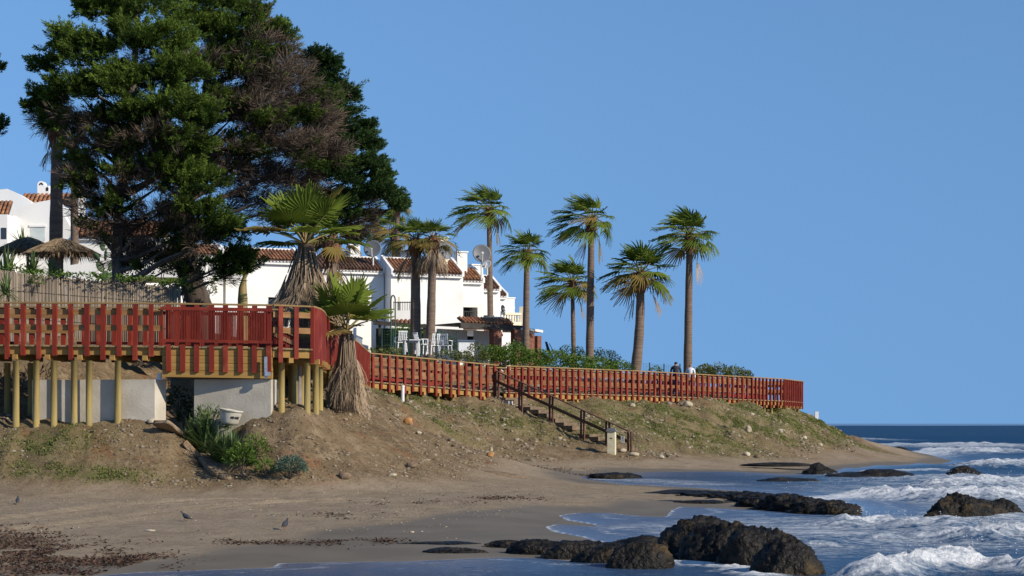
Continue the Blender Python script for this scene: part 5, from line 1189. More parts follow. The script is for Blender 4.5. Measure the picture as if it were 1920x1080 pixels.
# ------------------------------------------------------------------ hedges and bushes
def bush(name, label, cat, parts, m, leaf=.09, dens=260, group=None, stemm='bark', wd=.55, up=.25):
    """parts: world centre and radii"""
    L_, x0 = [], parts[0][0]
    t = thing(name, label, cat, (x0[0], x0[1], min(p[0][2] - p[1][2] for p in parts)), group=group)
    mb = MB()
    for i, (c, r) in enumerate(parts):
        c = np.array(c); r = np.array(r); n = int(dens * (r[0] * r[1] + r[0] * r[2] + r[1] * r[2]) * 4 / 3 / (leaf / .09) ** 1.6)
        d = rnd_dir(n); d[:, 2] = np.abs(d[:, 2]) * 1.0 - .25 * RNG.random(n); d = unit(d)
        q = 1 + .22 * n3(d * 2.2 + c[0], 7 + i) + .12 * n3(d * 6 + c[1], 13 + i)
        P = c + d * r * (q * RNG.uniform(.2, 1.02, n) ** .45)[:, None]
        D = unit(d + rnd_dir(n) * .8 + np.array([0, 0, up])); l = leaf * RNG.uniform(.6, 1.4, n)
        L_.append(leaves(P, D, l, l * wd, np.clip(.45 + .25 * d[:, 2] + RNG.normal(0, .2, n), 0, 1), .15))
        for j in range(5):
            a = random.uniform(0, 6.28); e = c + r * np.array([math.cos(a) * .4, math.sin(a) * .4, .15]); mb.tube([(c[0], c[1], c[2] - r[2]), tuple((c + e) / 2 - np.array([0, 0, .1 * r[2]])), tuple(e)], [.014, .010, .005], 5)
    V, F, tn = merge(L_); centred('foliage', V, F, m, t, tn); mb.build('stems', stemm, t)['kind'] = 'stuff'
    return t
def ell(px, py, Y, rx, rz, ry=None):
    k = Y / FPX; return (tuple(W(px, py, Y)), (rx * k, (ry or rx * k * .8), rz * k))
bush('hedge', 'long bright green hedge above the boardwalk behind the stairs', 'hedge', [ell(925, 672, 89.5, 26, 27, .7), ell(945, 676, 89.5, 26, 22, .7), ell(965, 670, 90, 34, 26, .8), ell(1005, 676, 90.5, 34, 22, .8), ell(1045, 680, 91, 34, 22, .8), ell(1085, 686, 91.5, 34, 20, .8), ell(1125, 690, 92, 34, 20, .8), ell(1160, 694, 92.5, 28, 18, .7), ell(985, 690, 90, 60, 20, .8), ell(1100, 700, 91, 70, 18, .8)], 'hedge_leaf', .11, 640)
bush('round_bush', 'rounded clipped dark bush just before the slim short palm', 'bush', [ell(1070, 672, 95, 32, 24, .8)], 'hedge_dark', .09, 420)
bush('round_bush', 'rounded clipped dark bush at the foot of the tallest palm', 'bush', [ell(1132, 678, 97, 32, 24, .8)], 'hedge_dark', .09, 420)
bush('bush', 'dark olive bush at the start of the bright hedge', 'bush', [ell(894, 668, 88, 20, 28, .6), ell(905, 690, 88, 22, 24, .6)], 'olive_leaf', .10, 360)
bush('bush', 'small dark bush by the brick pillars', 'bush', [ell(970, 652, 103, 15, 12, .5)], 'hedge_dark', .10, 400)
bush('hedge', 'long low hedge behind the two walkers reaching to the headland lookout', 'hedge', [ell(1322, 704, 99.5, 24, 22, .8), ell(1350, 706, 100, 28, 24, .8), ell(1378, 708, 101, 26, 20, .8), ell(1400, 712, 102, 12, 18, .6), ell(1312, 712, 99, 16, 20, .5)], 'olive_leaf', .10, 640)
bush('bush', 'small bush behind the green mesh fence near the walkers', 'bush', [ell(1229, 700, 99, 14, 14, .4)], 'hedge_leaf', .10, 380)
bush('bush', 'dark rounded shrub against the white house behind the chairs', 'bush', [ell(826, 648, 96, 28, 26, .8), ell(846, 655, 96, 10, 18, .5)], 'hedge_dark', .09, 420)
bush('bush', 'green shrub between the two bare palm trunks and the hooped pole', 'bush', [ell(755, 628, 98, 28, 18, .8), ell(775, 622, 97, 16, 14, .5)], 'hedge_leaf', .12, 320)
bush('bush', 'low olive weeds along the bank below the garden chairs', 'bush', [ell(705, 668, 80, 26, 16, .6), ell(735, 668, 80.5, 26, 16, .6), ell(765, 676, 81, 24, 10, .5), ell(800, 682, 82, 28, 10, .5), ell(840, 672, 84, 28, 18, .6), ell(870, 676, 85, 20, 18, .6)], 'olive_leaf', .11, 400)
bush('bush', 'bright yellow green bush by the end of the reed fence', 'bush', [ell(345, 548, 57.5, 20, 28, .4), ell(325, 533, 57.4, 26, 10, .3)], 'hedge_leaf', .09, 420)
bush('bush', 'green bush between the dark cypress trunks', 'bush', [ell(392, 548, 63, 14, 26, .3)], 'olive_leaf', .09, 420)
bush('bush', 'dense dark shrubs filling the shade under the big cypress', 'bush', [ell(250, 520, 64, 40, 26, .6), ell(300, 500, 65, 50, 46, .8), ell(340, 510, 66, 40, 40, .8)], 'hedge_dark', .12, 300)
bush('bush', 'silver green rounded cushion bush at the foot of the earth mound', 'bush', [ell(545, 880, hitY(545, 898), 30, 26, .34)], 'silver_leaf', .075, 2600, wd=.28)
bush('bush', 'dark scrub in the shade at the bottom of the gully', 'bush', [ell(452, 865, hitY(452, 895), 30, 34, .3), ell(478, 845, hitY(478, 872), 28, 30, .3), ell(497, 878, hitY(497, 898), 16, 20, .25)], 'hedge_leaf', .11, 1300, wd=.25)
bush('bush', 'leafy green scrub standing in the mouth of the gully before the tub', 'bush', [ell(396, 800, 49.6, 38, 40, .35)], 'strap_leaf', .16, 1100, wd=.2, up=.6)
bush('bush', 'dark leafy scrub under the footbridge', 'bush', [ell(335, 760, 52.2, 22, 34, .5), ell(345, 785, 51.6, 16, 22, .4)], 'hedge_dark', .10, 330)
bush('brushwood', 'heap of dry brush and dead leaves behind the first boardwalk piles', 'brushwood', [ell(25, 735, 52.6, 40, 40, .5), ell(70, 725, 52.8, 36, 36, .5), ell(-20, 730, 52.6, 40, 40, .5)], 'dead_twig', .30, 900, wd=.10)
# creeper on the reed fence
bush('creeper', 'leafy green creeper spilling over the top of the reed fence', 'creeper', [ell(80, 518, 55.8, 56, 12, .25), ell(70, 532, 55.5, 14, 16, .12), ell(150, 520, 55.9, 50, 8, .25), ell(210, 524, 56, 50, 8, .25), ell(270, 528, 56.2, 50, 8, .25), ell(320, 533, 56.4, 28, 9, .25), ell(20, 508, 55.7, 36, 14, .25)], 'hedge_leaf', .09, 420)

# strappy plants
def strap_plant(name, label, c, n, L, wd, m, el_lo=15, el_hi=88, droop=.5, cat='plant', group=None, trunk=None, tintb=.5):
    t = thing(name, label, cat, c, group=group); c = np.array(c); V, F, Tn = [], [], []
    for i in range(n):
        az = i * 2.39996 + random.uniform(-.3, .3); el = R(random.uniform(el_lo, el_hi)); l = L * random.uniform(.6, 1.15); d = np.array([math.cos(el) * math.cos(az), math.cos(el) * math.sin(az), math.sin(el)]); s = np.array([-math.sin(az), math.cos(az), 0]); b = len(V)
        dr = droop * math.cos(el); o = np.array([random.gauss(0, .06), random.gauss(0, .06), 0]) * (L)
        for tt, w in ((0, .7), (.35, 1), (.7, .75), (1, .05)):
            p = c + o + d * l * tt - np.array([0, 0, 1]) * dr * l * tt * tt; V += [p - s * wd * w / 2, p + s * wd * w / 2]
        F += [[b + j * 2, b + j * 2 + 1, b + j * 2 + 3, b + j * 2 + 2] for j in range(3)]; Tn += [min(1, max(0, tintb + random.gauss(0, .2)))] * 8
    centred('leaf_rosette', np.array(V), np.array(F), m, t, np.array(Tn))
    if trunk: MB().tube(trunk[0], trunk[1], 10).build('trunk', trunk[2], t, smooth=True)
    return t
def gp(px, Y, dz=-.03): x = xof(px, Y); return (x, Y, gz(x, Y) + dz)
i_ = 0
for lab, px, py, Y, n, L, wd in (('leafy strap plant filling the gully mouth beside the tub', 386, 838, 49.75, 200, 1.25, .05), ('strap leaved clump low in the gully beside the stone slabs', 414, 868, 49.5, 150, 1.0, .045), ('small strap plant hanging at the gully edge', 364, 812, 49.85, 130, 1.0, .045), ('strap leaved clump tucked against the earth mound', 436, 862, 49.2, 140, .9, .045), ('thin strap plant growing above the dark gully scrub', 470, 872, 50.6, 100, .6, .03)):
    strap_plant('strap_plant', lab, gp(px, min(Y, hitY(px, py))), n, L, wd, 'strap_leaf', el_lo=35, group='strap leaved plants in the gully')
for lab, px, py, Y, n, L, wd in (('spiky agave rising above the first thatched parasol', 42, 462, 78, 46, 1.0, .06), ('large strap leaved plant behind the reed fence at the photo edge', 12, 520, 57.5, 70, 1.0, .08), ('strap leaved plant under the parasols behind the fence', 62, 512, 58, 60, .8, .07), ('small strap plant between the parasol poles', 98, 512, 58.5, 40, .55, .06), ('grey green strap plant hanging down in front of the reed fence', 12, 552, 54.6, 50, .7, .05)):
    strap_plant('agave' if 'agave' in lab else 'strap_plant', lab, tuple(W(px, py, Y)), n, L, wd, 'strap_leaf', el_lo=-10 if 'fence' in lab else 10, group='garden plants behind the reed fence')
yx = xof(455, 60); strap_plant('yucca', 'yucca with a pale swollen trunk in front of the white house', tuple(W(462, 512, 60)), 50, .42, .05, 'strap_leaf', trunk=([(yx, 60, 3.5), (yx, 60, zof(560, 60)), (yx, 60, zof(540, 60)), (yx + .05, 60, zof(522, 60)), (yx + .12, 60, zof(508, 60))], [.17, .16, .13, .07, .06], 'petiole'))
# prickly pear
pc = thing('prickly_pear', 'prickly pear cactus with flat pads beside the slim grey trunk', 'cactus', tuple(W(198, 530, 62)))
for k, (px, py, w, h, a) in enumerate(((198, 520, 14, 22, 0), (188, 500, 12, 20, -25), (208, 498, 13, 20, 15), (198, 478, 12, 20, 5), (182, 482, 9, 15, -35), (214, 478, 9, 16, 30), (192, 462, 9, 15, -10), (206, 515, 10, 15, 50), (178, 515, 9, 14, -50))):
    s = 62 / FPX; V, F = ICO[2]; M = np.array(Matrix.Rotation(R(a), 3, 'Y') @ Matrix.Rotation(R(k * 37), 3, 'Z')); q = (V * np.array([w * s / 2 * 1.3, .05, h * s / 2 * 1.2])) @ M.T + np.array(W(px, py, 62 + .1 * math.sin(k)))
    centred('pad', q, F, 'cactus', pc, smooth=True)

# ------------------------------------------------------------------ reed fence, parasols
def reed_fence():
    a, b = W(-40, 508, 55.2), W(338, 540, 56.9); zb0, zb1 = 4.2, 3.9
    t = thing('reed_fence', 'grey brown reed screen fence behind the red boardwalk railing', 'fence', (a.x, a.y, 4.0)); V, F, Tn = [], [], []; N = 620
    for i in range(N):
        s = (i + random.random()) / N; x = a.x + (b.x - a.x) * s; y = a.y + (b.y - a.y) * s + random.uniform(-.03, .03); zt = a.z + (b.z - a.z) * s + random.gauss(0, .025) + (.10 if s < .25 else 0) * (1 - s * 4); w = random.uniform(.012, .02); l = random.gauss(0, .02); bb = len(V); zb = zb0 + (zb1 - zb0) * s
        for zz_, dx in ((zb, 0), (zt, l)):
            V += [(x + dx - w, y, zz_), (x + dx, y - w, zz_), (x + dx + w, y, zz_), (x + dx, y + w, zz_)]
        F += [[bb + j, bb + (j + 1) % 4, bb + 4 + (j + 1) % 4, bb + 4 + j] for j in range(4)] + [[bb + 4, bb + 5, bb + 6, bb + 7]]; tv = min(1, max(0, random.gauss(.45, .25))); Tn += [tv] * 8
    centred('reeds', np.array(V), np.array(F), 'reed', t, np.array(Tn))['kind'] = 'stuff'
    for f_ in (.35, .75): span('tie_wire', 'iron', t, Vector((a.x, a.y - .04, 4.2 + (a.z - 4.2) * f_)), Vector((b.x, b.y - .04, 3.9 + (b.z - 3.9) * f_)), .01, .012)
reed_fence()
def parasol(label, px, py_top, py_rim, r_px, Y):
    k = Y / FPX; top = W(px, py_top, Y); rim = zof(py_rim, Y); r = r_px * k; zb = gz(top.x, Y) - .1; t = thing('thatched_parasol', label, 'parasol', (top.x, Y, zb), group='thatched parasols in the garden'); P, D, L, Tn = [], [], [], []
    for i in range(5200):
        a = random.uniform(0, 6.283); s = math.sqrt(random.uniform(.0, 1)); z = top.z + (rim - top.z) * s ** 1.15 + random.gauss(0, .012); l = random.uniform(.22, .4); fr = random.random() < .3 and s > .85
        P.append((top.x + math.cos(a) * r * s, Y + math.sin(a) * r * s, z)); dn = -.95 if fr else -.42; D.append((math.cos(a) + random.gauss(0, .12), math.sin(a) + random.gauss(0, .12), dn * (2.2 if fr else 1))); L.append(l); Tn.append(min(1, max(0, random.gauss(.5, .25))))
    v, f, tn = leaves(np.array(P), unit(np.array(D)), np.array(L), np.array(L) * .09, np.array(Tn)); centred('thatch', v, f, 'thatch', t, tn)
    n = 20; mb = MB(); mb.lathe((top.x, Y, 0), [(r * .97, rim), (r * .6, rim + (top.z - rim) * .45), (r * .25, rim + (top.z - rim) * .8), (.02, top.z)], n); mb.build('canopy_frame', 'thatch', t)
    MB().tube([(top.x, Y, zb), (top.x, Y, top.z - .05)], .05, 10).build('pole', 'bark_grey', t, smooth=True)
parasol('thatched straw parasol nearer the cypress, in front of the thick palm trunk', 116, 446, 472, 58, 63)
parasol('thatched straw parasol farther from the cypress, half behind its neighbour', 52, 444, 468, 52, 68)

# ------------------------------------------------------------------ garden things behind the bank
def chair(label, px, py, Y, rz, lean=0):
    c = W(px, py, Y); t = thing('garden_chair', label, 'chair', tuple(c), rz=rz, group='white plastic garden chairs'); m = 'plastic_white'
    lbox('seat', m, t, (0, 0, .43), (.44, .44, .035))
    for x in (-.2, .2):
        for y in (-.2, .2): lbox('leg', m, t, (x, y, .205), (.045, .045, .41), Matrix.Rotation(-.08 * (1 if x > 0 else -1), 3, 'Y'))
        lbox('armrest', m, t, (x * 1.12, -.02, .655), (.05, .42, .03)); lbox('arm_post', m, t, (x * 1.12, -.2, .54), (.04, .04, .21))
    for x in (-.17, -.085, 0, .085, .17): lbox('back_slat', m, t, (x, .255, .70), (.05, .025, .44), Matrix.Rotation(-.22, 3, 'X'))
    lbox('back_rail', m, t, (0, .31, .91), (.42, .03, .07), Matrix.Rotation(-.22, 3, 'X'))
    return t
gch = 662
chair('white plastic chair set apart beside the hooped pole', 752, 660, 86.5, R(200)); chair('white plastic chair facing out by the table, first of the row', 790, 664, 84.6, R(120)); chair('white plastic chair in the middle of the row by the shrub', 811, 666, 85.2, R(215)); chair('white plastic chair at the shrub end of the row', 836, 666, 86.2, R(160))
tbl = thing('garden_table', 'low white plastic table among the garden chairs', 'table', tuple(W(771, 668, 84)), rz=R(10))
lbox('table_top', 'plastic_white', tbl, (0, 0, .70), (.75, .75, .035))
for x in (-.3, .3):
    for y in (-.3, .3): lbox('leg', 'plastic_white', tbl, (x, y, .34), (.06, .06, .68))
lbox('apron', 'plastic_blue', tbl, (0, 0, .64), (.62, .62, .08))
ch2 = thing('covered_box', 'white and blue covered garden box before the dark shrub', 'box', tuple(W(873, 668, 92)), rz=R(10)); lbox('box', 'plastic_white', ch2, (0, 0, .35), (.75, .6, .7)); lbox('cover', 'plastic_blue', ch2, (0, 0, .73), (.85, .7, .08))
hp = thing('hooped_pole', 'narrow hooped green metal pole in front of the white house wall', 'pole', tuple(W(737, 660, 93)))
pts = [W(733, 660, 93), W(733, 563, 93)] + [W(737 - 4 * math.cos(a), 563 - 9 * math.sin(a), 93) for a in (.4, .8, 1.2, 1.57, 1.95, 2.35, 2.75)] + [W(741, 563, 93), W(741, 660, 93)]
MB().tube(pts, .035, 8).build('hoop', 'green_metal', hp, smooth=True); MB().tube([W(733, 600, 93), W(741, 600, 93)], .02, 6).build('crossbar', 'green_metal', hp)
def mesh_fence(label, pts, h, group='green wire mesh fences'):
    a = pts[0]; t = thing('mesh_fence', label, 'fence', (a.x, a.y, a.z), group=group); mb = MB()
    for p, q_ in zip(pts[:-1], pts[1:]):
        d = q_ - p; n = max(2, int(d.length / .14))
        for i in range(n): c = p + d * (i / n); mb.box(c + UPZ * h / 2, (.006, .006, h))
        for j in range(9): mb.tube([p + UPZ * h * (j + .5) / 9, q_ + UPZ * h * (j + .5) / 9], .004, 4)
    mb.build('mesh', 'green_metal', t)['kind'] = 'stuff'
    for p in pts: MB().tube([p - UPZ * .2, p + UPZ * (h + .04)], .03, 8).build('post', 'green_metal', t)
mesh_fence('green wire mesh fence with thin posts in front of the garden chairs', [W(716, 668, 83), W(737, 668, 83.4), W(766, 672, 83.6), W(789, 672, 83.8), W(818, 674, 84), W(857, 672, 85)], 1.15)
mesh_fence('green wire mesh fence against the sky by the two walkers', [W(1196, 702, 98), W(1218, 704, 98.2), W(1245, 706, 98.5), W(1275, 706, 99)], .62)
lp = thing('lounger', 'dark folded garden lounger leaning against the sky at the end of the terrace', 'lounger', tuple(W(1028, 662, 100)))
MB().poly([W(1022, 640, 100), W(1026, 641, 100), W(1034, 664, 100), W(1027, 664, 100)], (0, .4, 0)).build('frame', 'iron', lp); MB().tube([W(1030, 644, 100.2), W(1040, 664, 100.2)], .018, 6).build('strut', 'iron', lp)

# ------------------------------------------------------------------ stones
def stone(label, px, py, w, h, Y, m, name='stone', deep=.8, seed=None, tilt=0):
    k = Y / FPX; c = W(px, py, Y); v, f = blob((0, 0, 0), (w * k / 2, w * k / 2 * deep, h * k / 2), seed or int(px + py), 3, .30, 1.2, .6)
    M = np.array(Matrix.Rotation(tilt, 3, 'Y')); v = v @ M.T + np.array(c); tag(centred(name, v, f, m), label, 'stone', 'loose stones on the slope')
def gstone(label, px, py, w, h, m, **kw):
    """rests on the ground where the sight line meets it"""
    lo = 20.0
    for Y in np.arange(24, 112, .15):
        p = W(px, py + h * .35, Y)
        if p.z <= gsheet(p.x, p.y): lo = Y; break
    stone(label, px, py, w, h, lo, m, **kw)
gstone('ochre stone on the bare earth mound below the boardwalk', 765, 790, 17, 16, 'stone_ochre'); gstone('white stone just below the ochre stone', 785, 812, 12, 8, 'stone_pale'); gstone('orange stone at the edge of the cove sand', 919, 853, 14, 11, 'stone_ochre'); gstone('pale stone perched beside the orange stone', 921, 843, 6, 9, 'stone_pale')
gstone('large white stone under the far boardwalk below the walkers', 1289, 758, 20, 14, 'stone_pale'); gstone('yellowish stone under the far boardwalk', 1186, 760, 11, 9, 'stone_pale'); gstone('pale upright stone high on the headland slope', 1403, 806, 12, 15, 'stone_pale'); gstone('pale stone lying low on the headland slope', 1537, 834, 11, 8, 'stone_pale')
gstone('pale stone on the grassy headland slope', 1508, 821, 12, 9, 'stone_pale'); gstone('small pale stone near the top of the headland slope', 1410, 777, 8, 6, 'stone_pale'); gstone('pale block at the foot of the beach stairs', 1188, 852, 22, 9, 'stone_pale'); gstone('yellowish stone between bin and lowest stair post', 1168, 845, 14, 8, 'stone_pale'); gstone('rounded grey stone low on the earth mound', 770, 873, 22, 14, 'stone_brown'); gstone('pale flat stone at the foot of the earth mound', 735, 891, 18, 8, 'stone_pale')
gstone('dark stone in a hollow of the earth mound', 645, 893, 22, 18, 'stone_brown'); gstone('white lump at the foot of the low shaggy palm', 650, 764, 10, 6, 'stone_pale'); gstone('pale stone beside the sun-bleached abutment end', 285, 790, 18, 11, 'stone_pale'); gstone('white stone among the foot slope pebbles', 1240, 857, 12, 9, 'stone_pale'); gstone('pale stone in the row along the far slope foot', 1400, 852, 14, 10, 'stone_pale'); gstone('brown stone in the row along the far slope foot', 1420, 856, 14, 8, 'stone_brown')
gstone('orange brick scrap on the near slope', 198, 873, 9, 6, 'stone_ochre'); gstone('pale shell coloured stone on the dry sand', 282, 995, 20, 5, 'stone_pale'); gstone('small white stone on the wet sand', 773, 998, 8, 5, 'stone_pale'); gstone('dark slab at the foot of the mound', 737, 890, 20, 7, 'stone_brown')
# tilted slabs down the edge of the near slope
for i, (lab, a, b, w) in enumerate((('thin tilted stone slab at the top of the gully edge', (300, 790), (330, 815), 10), ('brown tilted slab halfway down the gully edge', (330, 806), (362, 836), 14), ('orange tilted slab on the gully edge', (345, 828), (372, 856), 14), ('long pale tilted slab reaching down the gully edge to the beach', (366, 826), (426, 894), 11), ('orange lower slab under the long pale slab', (378, 848), (418, 890), 9))):
    def hit(px, py):
        for Y in np.arange(44, 54, .05):
            p = W(px, py, Y)
            if p.z <= gsheet(p.x, p.y): return Y
        return 49.0
    pa_, pb_ = W(*a, hit(*a) - .05), W(*b, hit(*b) - .05); d = pb_ - pa_; L = d.length; k = 49 / FPX
    v, f = ICO[3]; q = v.copy(); q = np.sign(q) * np.abs(q) ** .28; q *= (1 + .16 * n3(v * 2, 300 + i) + .10 * n3(v * 7, 320 + i))[:, None]; q = q * np.array([L / 2, .24, w * k * .42])
    Mx = np.array(d.to_track_quat('X', 'Z').to_matrix()); q = q @ Mx.T + np.array((pa_ + pb_) / 2); tag(centred('stone_slab', q, f, 'stone_slab'), lab, 'stone slab', 'stone slabs along the gully edge')

# ------------------------------------------------------------------ loose gravel, weed, grass
def scatter(n, fn):
    out = []
    while len(out) < n:
        p = fn()
        if p: out.append(p)
    return np.array(out)
def pebbles(name, label, pts, m, tmean=.5, flat=.7):
    V0, F0 = ICO[1]; n = len(pts); s = pts[:, 3][:, None, None] * RNG.uniform(.6, 1.3, (n, 1, 3)) * np.array([1.2, 1.0, flat]); V = pts[:, None, :3] + V0[None] * s * (1 + .25 * RNG.normal(size=(n, len(V0), 1)))
    F = (np.arange(n)[:, None, None] * len(V0) + F0[None]).reshape(-1, 3); tn = np.repeat(np.clip(RNG.normal(tmean, .3, n), 0, 1), len(V0))
    tag(centred(name, V.reshape(-1, 3), F, m, tint=tn), label, None, kind='stuff')
def soil_pts(n, x0, x1, y0, y1, smin, smax, need=.6, pw=2.5):
    X = RNG.uniform(x0, x1, n * 4); Y = RNG.uniform(y0, y1, n * 4); z, so_ = ground(X, Y); ok = (so_ > need) & (z > .2) & (z < 3.6) & (vnoise(X * .6, Y * .6, 91) > .35); X, Y, z = X[ok][:n], Y[ok][:n], z[ok][:n]; zg = ground_sheet(X, Y, Z2)
    return np.stack([X, Y, zg, smin + (smax - smin) * RNG.random(len(X)) ** pw], 1)
pebbles('gravel', 'loose pebbles and clods over the bare earth slopes', np.vstack([soil_pts(9000, -16, 0, 46.5, 62, .008, .055, pw=3.5), soil_pts(8000, -6, 18, 62, 104, .014, .11, pw=3.5)]), 'gravel_mix', .26)
X = RNG.uniform(-13, 1, 5200); Y = RNG.uniform(24, 50.5, 5200); zg = ground_sheet(X, Y, Z2); keep = (zg > .05) & (sdist(X, Y, SHORE) < -.3); fl = np.abs(fbm(X * .3, Y * .3, 95)) < .35; keep &= fl
pebbles('shingle', 'scattered pebbles and shell bits on the sand', np.stack([X, Y, zg + .002, .006 + .022 * RNG.random(len(X)) ** 3], 1)[keep], 'gravel_mix', .6, .5)
def blades(name, label, spots, m, hmin, hmax, w=.02, tm=.5):
    P, Ls = [], []
    for px, py, Yc, rx, ry, s, cnt in spots:
        a = RNG.normal(size=(cnt, 2)) * .55; X = xof(px, Yc) + a[:, 0] * rx; Y = Yc + a[:, 1] * ry; ok = vnoise(X * 3.5, Y * 3.5, 17) > .42; X, Y = X[ok], Y[ok]; P.append(np.stack([X, Y, ground_sheet(X, Y, Z2) - .01], 1))
    P = np.vstack(P); n = len(P); D = unit(RNG.normal(size=(n, 3)) * .5 + np.array([0, 0, 1.0])); L = RNG.uniform(hmin, hmax, n)
    V, F, tn = leaves(P, D, L, np.full(n, w) * RNG.uniform(.6, 1.3, n), np.clip(RNG.normal(tm, .25, n), 0, 1), .25); tag(centred(name, V, F, m, tint=tn), label, None, kind='stuff')
blades('grass', 'green grass and low weeds growing in patches on the slopes', [(*g, int(2300 * g[5] * g[3] * g[4]) if g[2] > 60 else int(3600 * g[5] * g[3] * g[4] + 300)) for g in GRASS], 'grass_blade', .05, .15, .024, .55)
blades('dry_grass', 'thin dry straw stalks on the earth slopes', [(px, py, Y, 2.2, 1.4, 1, 700) for px, py, Y in ((1000, 790, 77.5), (1100, 800, 79), (1200, 795, 82), (1300, 800, 85), (1400, 800, 89), (880, 760, 76), (600, 770, 53.5), (700, 790, 57))], 'dry_grass', .04, .14, .016)
def weed(name, label, areas, m='weed'):
    P = []
    for px, py, rx, ry, n in areas:
        a = RNG.normal(size=(n, 2)) * .5; X = []; 
        for q in a:
            x, y = on0(px + q[0] * rx, max(py + q[1] * ry, 880), .06); P.append((x, y))
    P = np.array(P); ok = vnoise(P[:, 0] * 2.2, P[:, 1] * 1.1, 88) > .45; P = P[ok]; z = ground_sheet(P[:, 0], P[:, 1], Z2); n = len(P); P = np.stack([P[:, 0], P[:, 1], z + RNG.uniform(0, .03, n)], 1)
    D = unit(RNG.normal(size=(n, 3)) * np.array([1, 1, .22]) + np.array([0, 0, .06])); L = RNG.uniform(.02, .085, n); V, F, tn = leaves(P, D, L, L * .35, np.clip(RNG.normal(.4, .3, n), 0, 1)); tag(centred(name, V, F, m, tint=tn), label, None, kind='stuff')
weed('seaweed', 'brown dried seaweed and drift litter strewn along the tide line', [(80, 1040, 130, 32, 5200), (230, 1045, 90, 14, 2600), (20, 1010, 90, 24, 1700), (120, 1072, 120, 10, 1500), (520, 1016, 220, 5, 900), (680, 1014, 80, 4, 600), (1050, 887, 80, 4, 900), (1120, 890, 50, 4, 800), (960, 888, 60, 3, 400), (780, 950, 120, 6, 500), (940, 942, 70, 5, 600), (640, 968, 80, 5, 300)])

# ------------------------------------------------------------------ pigeons
def pigeon(label, px, py, turn, pose=0):
    for Y in np.arange(24, 60, .05):
        p = W(px, py, Y)
        if p.z <= gsheet(p.x, p.y): break
    t = thing('pigeon', label, 'bird', (p.x, p.y, gsheet(p.x, p.y)), rz=turn, group='pigeons on the sand'); t.scale = (.85, .85, .85); WM[t.name] = WM[t.name] @ Matrix.Scale(.85, 4)
    ring = [(-.135, .045, .004, .012), (-.10, .055, .022, .012), (-.06, .075, .036, .030), (-.01, .095, .050, .050), (.04, .108, .050, .054), (.075, .13, .036, .040), (.09, .155, .022, .026), (.10, .178, .019, .020), (.115, .195, .020, .020), (.133, .195, .014, .013), (.145, .190, .005, .005), (.162, .185, .002, .002)]
    mb = MB(); n = 12
    for x, z, ry, rz_ in ring:
        for k in range(n): a = 2 * math.pi * k / n; mb.v.append(Vector((x, ry * math.cos(a), z + rz_ * math.sin(a))))
    for i in range(len(ring) - 1):
        for k in range(n): mb.f.append([i * n + k, i * n + (k + 1) % n, (i + 1) * n + (k + 1) % n, (i + 1) * n + k])
    mb.f += [[n - 1 - k for k in range(n)], [(len(ring) - 1) * n + k for k in range(n)]]
    mb.build('body', 'pigeon', t, local=True, smooth=True)
    for s in (-1, 1): MB().tube([(.0, s * .022, .06), (.005, s * .022, .03), (.0, s * .022, .003)], .0045, 6).tube([(-.012, s * .022, .003), (.03, s * .022, .003)], .0035, 5).build('leg', 'pigeon_leg', t, local=True)
pigeon('dark pigeon standing at the edge of the beach near the grass patch', 33, 946, R(100)); pigeon('dark pigeon in the middle of the dry sand with its tail to the right', 350, 977, R(165)); pigeon('dark pigeon facing the sea at the border of the wet sand', 534, 992, R(70))

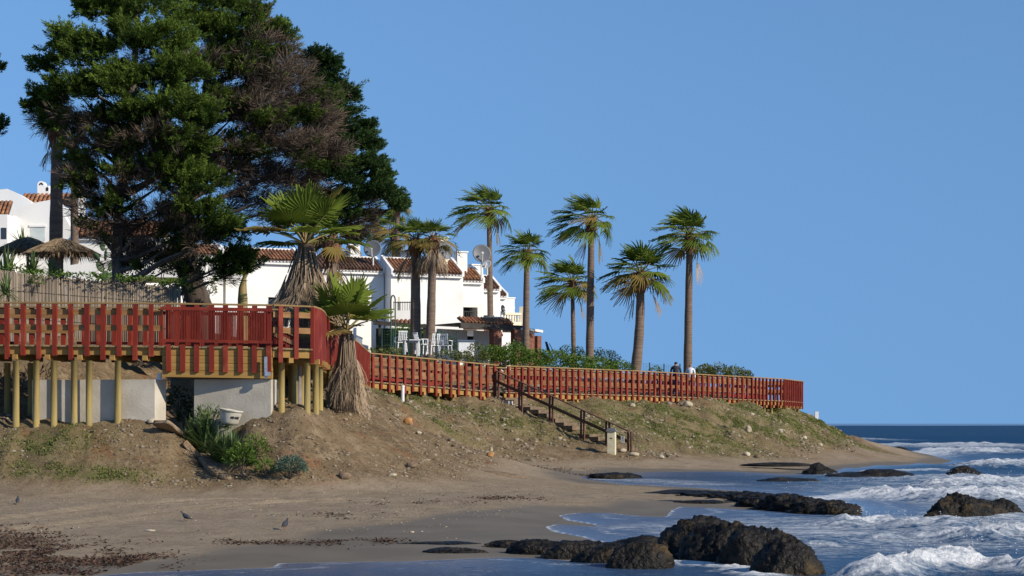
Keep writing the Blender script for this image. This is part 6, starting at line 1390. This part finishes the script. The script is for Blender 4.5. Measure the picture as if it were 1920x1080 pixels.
# ------------------------------------------------------------------ walkers on the boardwalk
def person(label, x, y, z, turn, h, top, legs, hair, stride=.16, arm=.12):
    k = h / 1.72; V, E, Rr = [], [], []
    def j(p, r, par=None):
        V.append((p[0] * k, p[1] * k, p[2] * k)); Rr.append(r * k)
        if par is not None: E.append((par, len(V) - 1))
        return len(V) - 1
    pel = j((0, 0, .93), .135); ab = j((0, 0, 1.08), .125, pel); ch_ = j((0, 0, 1.27), .15, ab); nb_ = j((0, 0, 1.41), .10, ch_); nk = j((.01, 0, 1.49), .058, nb_); h1 = j((.02, 0, 1.58), .088, nk); h2 = j((.015, 0, 1.66), .078, h1)
    for s in (-1, 1):
        hp_ = j((0, s * .10, .88), .095, pel); f = s * stride; kn = j((f * .5 + .02, s * .10, .50), .062, hp_); an_ = j((f - (.06 if f < 0 else 0), s * .10, .09 + (.04 if f < 0 else 0)), .042, kn); ft = j((f + .13, s * .11, .035), .034, an_)
        sh = j((0, s * .185, 1.38), .068, nb_); el = j((-f * arm / .16 * .3, s * .24, 1.12), .047, sh); wr = j((-f * arm / .16 * .6 + .06, s * .24, .88), .032, el); pa2 = j((-f * arm / .16 * .6 + .075, s * .235, .82), .030, wr)
        for q, (dx, dy, l) in enumerate(((.03, -s * .012, .07), (.018, -s * .004, .085), (.004, .002 * s, .09), (-.010, .008 * s, .08), (-.024, .012 * s, .065))):
            b = V[pa2]; f1 = j((b[0] / k + dx * .7, b[1] / k + dy, b[2] / k - l * .45), .009, pa2); j((b[0] / k + dx, b[1] / k + dy * .6, b[2] / k - l), .008, f1)
    me = bpy.data.meshes.new('body'); me.from_pydata(V, E, []); o = bpy.data.objects.new('body', me); COL.objects.link(o)
    sm = o.modifiers.new('s', 'SKIN'); sm.use_smooth_shade = True
    for i, r in enumerate(Rr): me.skin_vertices[0].data[i].radius = (r, r * (1.12 if 0.9 * k < V[i][2] < 1.45 * k and abs(V[i][1]) < .02 else 1)); me.skin_vertices[0].data[i].use_root = i == 0
    o.modifiers.new('u', 'SUBSURF').levels = 1
    dg = bpy.context.evaluated_depsgraph_get(); em = bpy.data.meshes.new_from_object(o.evaluated_get(dg)); bpy.data.objects.remove(o)
    for m in (top, legs, hair, 'skin', 'ink'): em.materials.append(MATS[m])
    for p in em.polygons:
        c = p.center / k; p.use_smooth = True
        p.material_index = 4 if c.z < .07 else 1 if c.z < .93 and abs(c.y) < .20 else 2 if (c.z > 1.55 and c.x < .05) or c.z > 1.66 else 3 if c.z > 1.47 or (abs(c.y) > .2 and c.z < .92) else 0
    em.name = 'person'
    return tag(obj('person', em, None, T((x, y, z)) @ RZ(turn)), label, 'person', 'people walking on the boardwalk')
def on_walk(px, off):
    best = None
    for p, u in walk(PATH['far'], .05):
        q = p + left_n(u) * off
        if best is None or abs(960 + FPX * q.x / q.y - px) < best[0]: best = (abs(960 + FPX * q.x / q.y - px), q, u)
    return best[1], math.atan2(best[2].y, best[2].x)
q, a = on_walk(1267, .85); person('person in a dark jacket with dark hair walking away along the boardwalk', q.x, q.y, q.z + .002, a + .5, 1.74, 'cloth_dark', 'cloth_jeans', 'hair_dark')
q, a = on_walk(1294, .75); person('person in a white shirt walking along the boardwalk in front of a palm', q.x, q.y, q.z + .002, a + .3, 1.66, 'cloth_white', 'cloth_dark', 'hair_grey', stride=-.15)
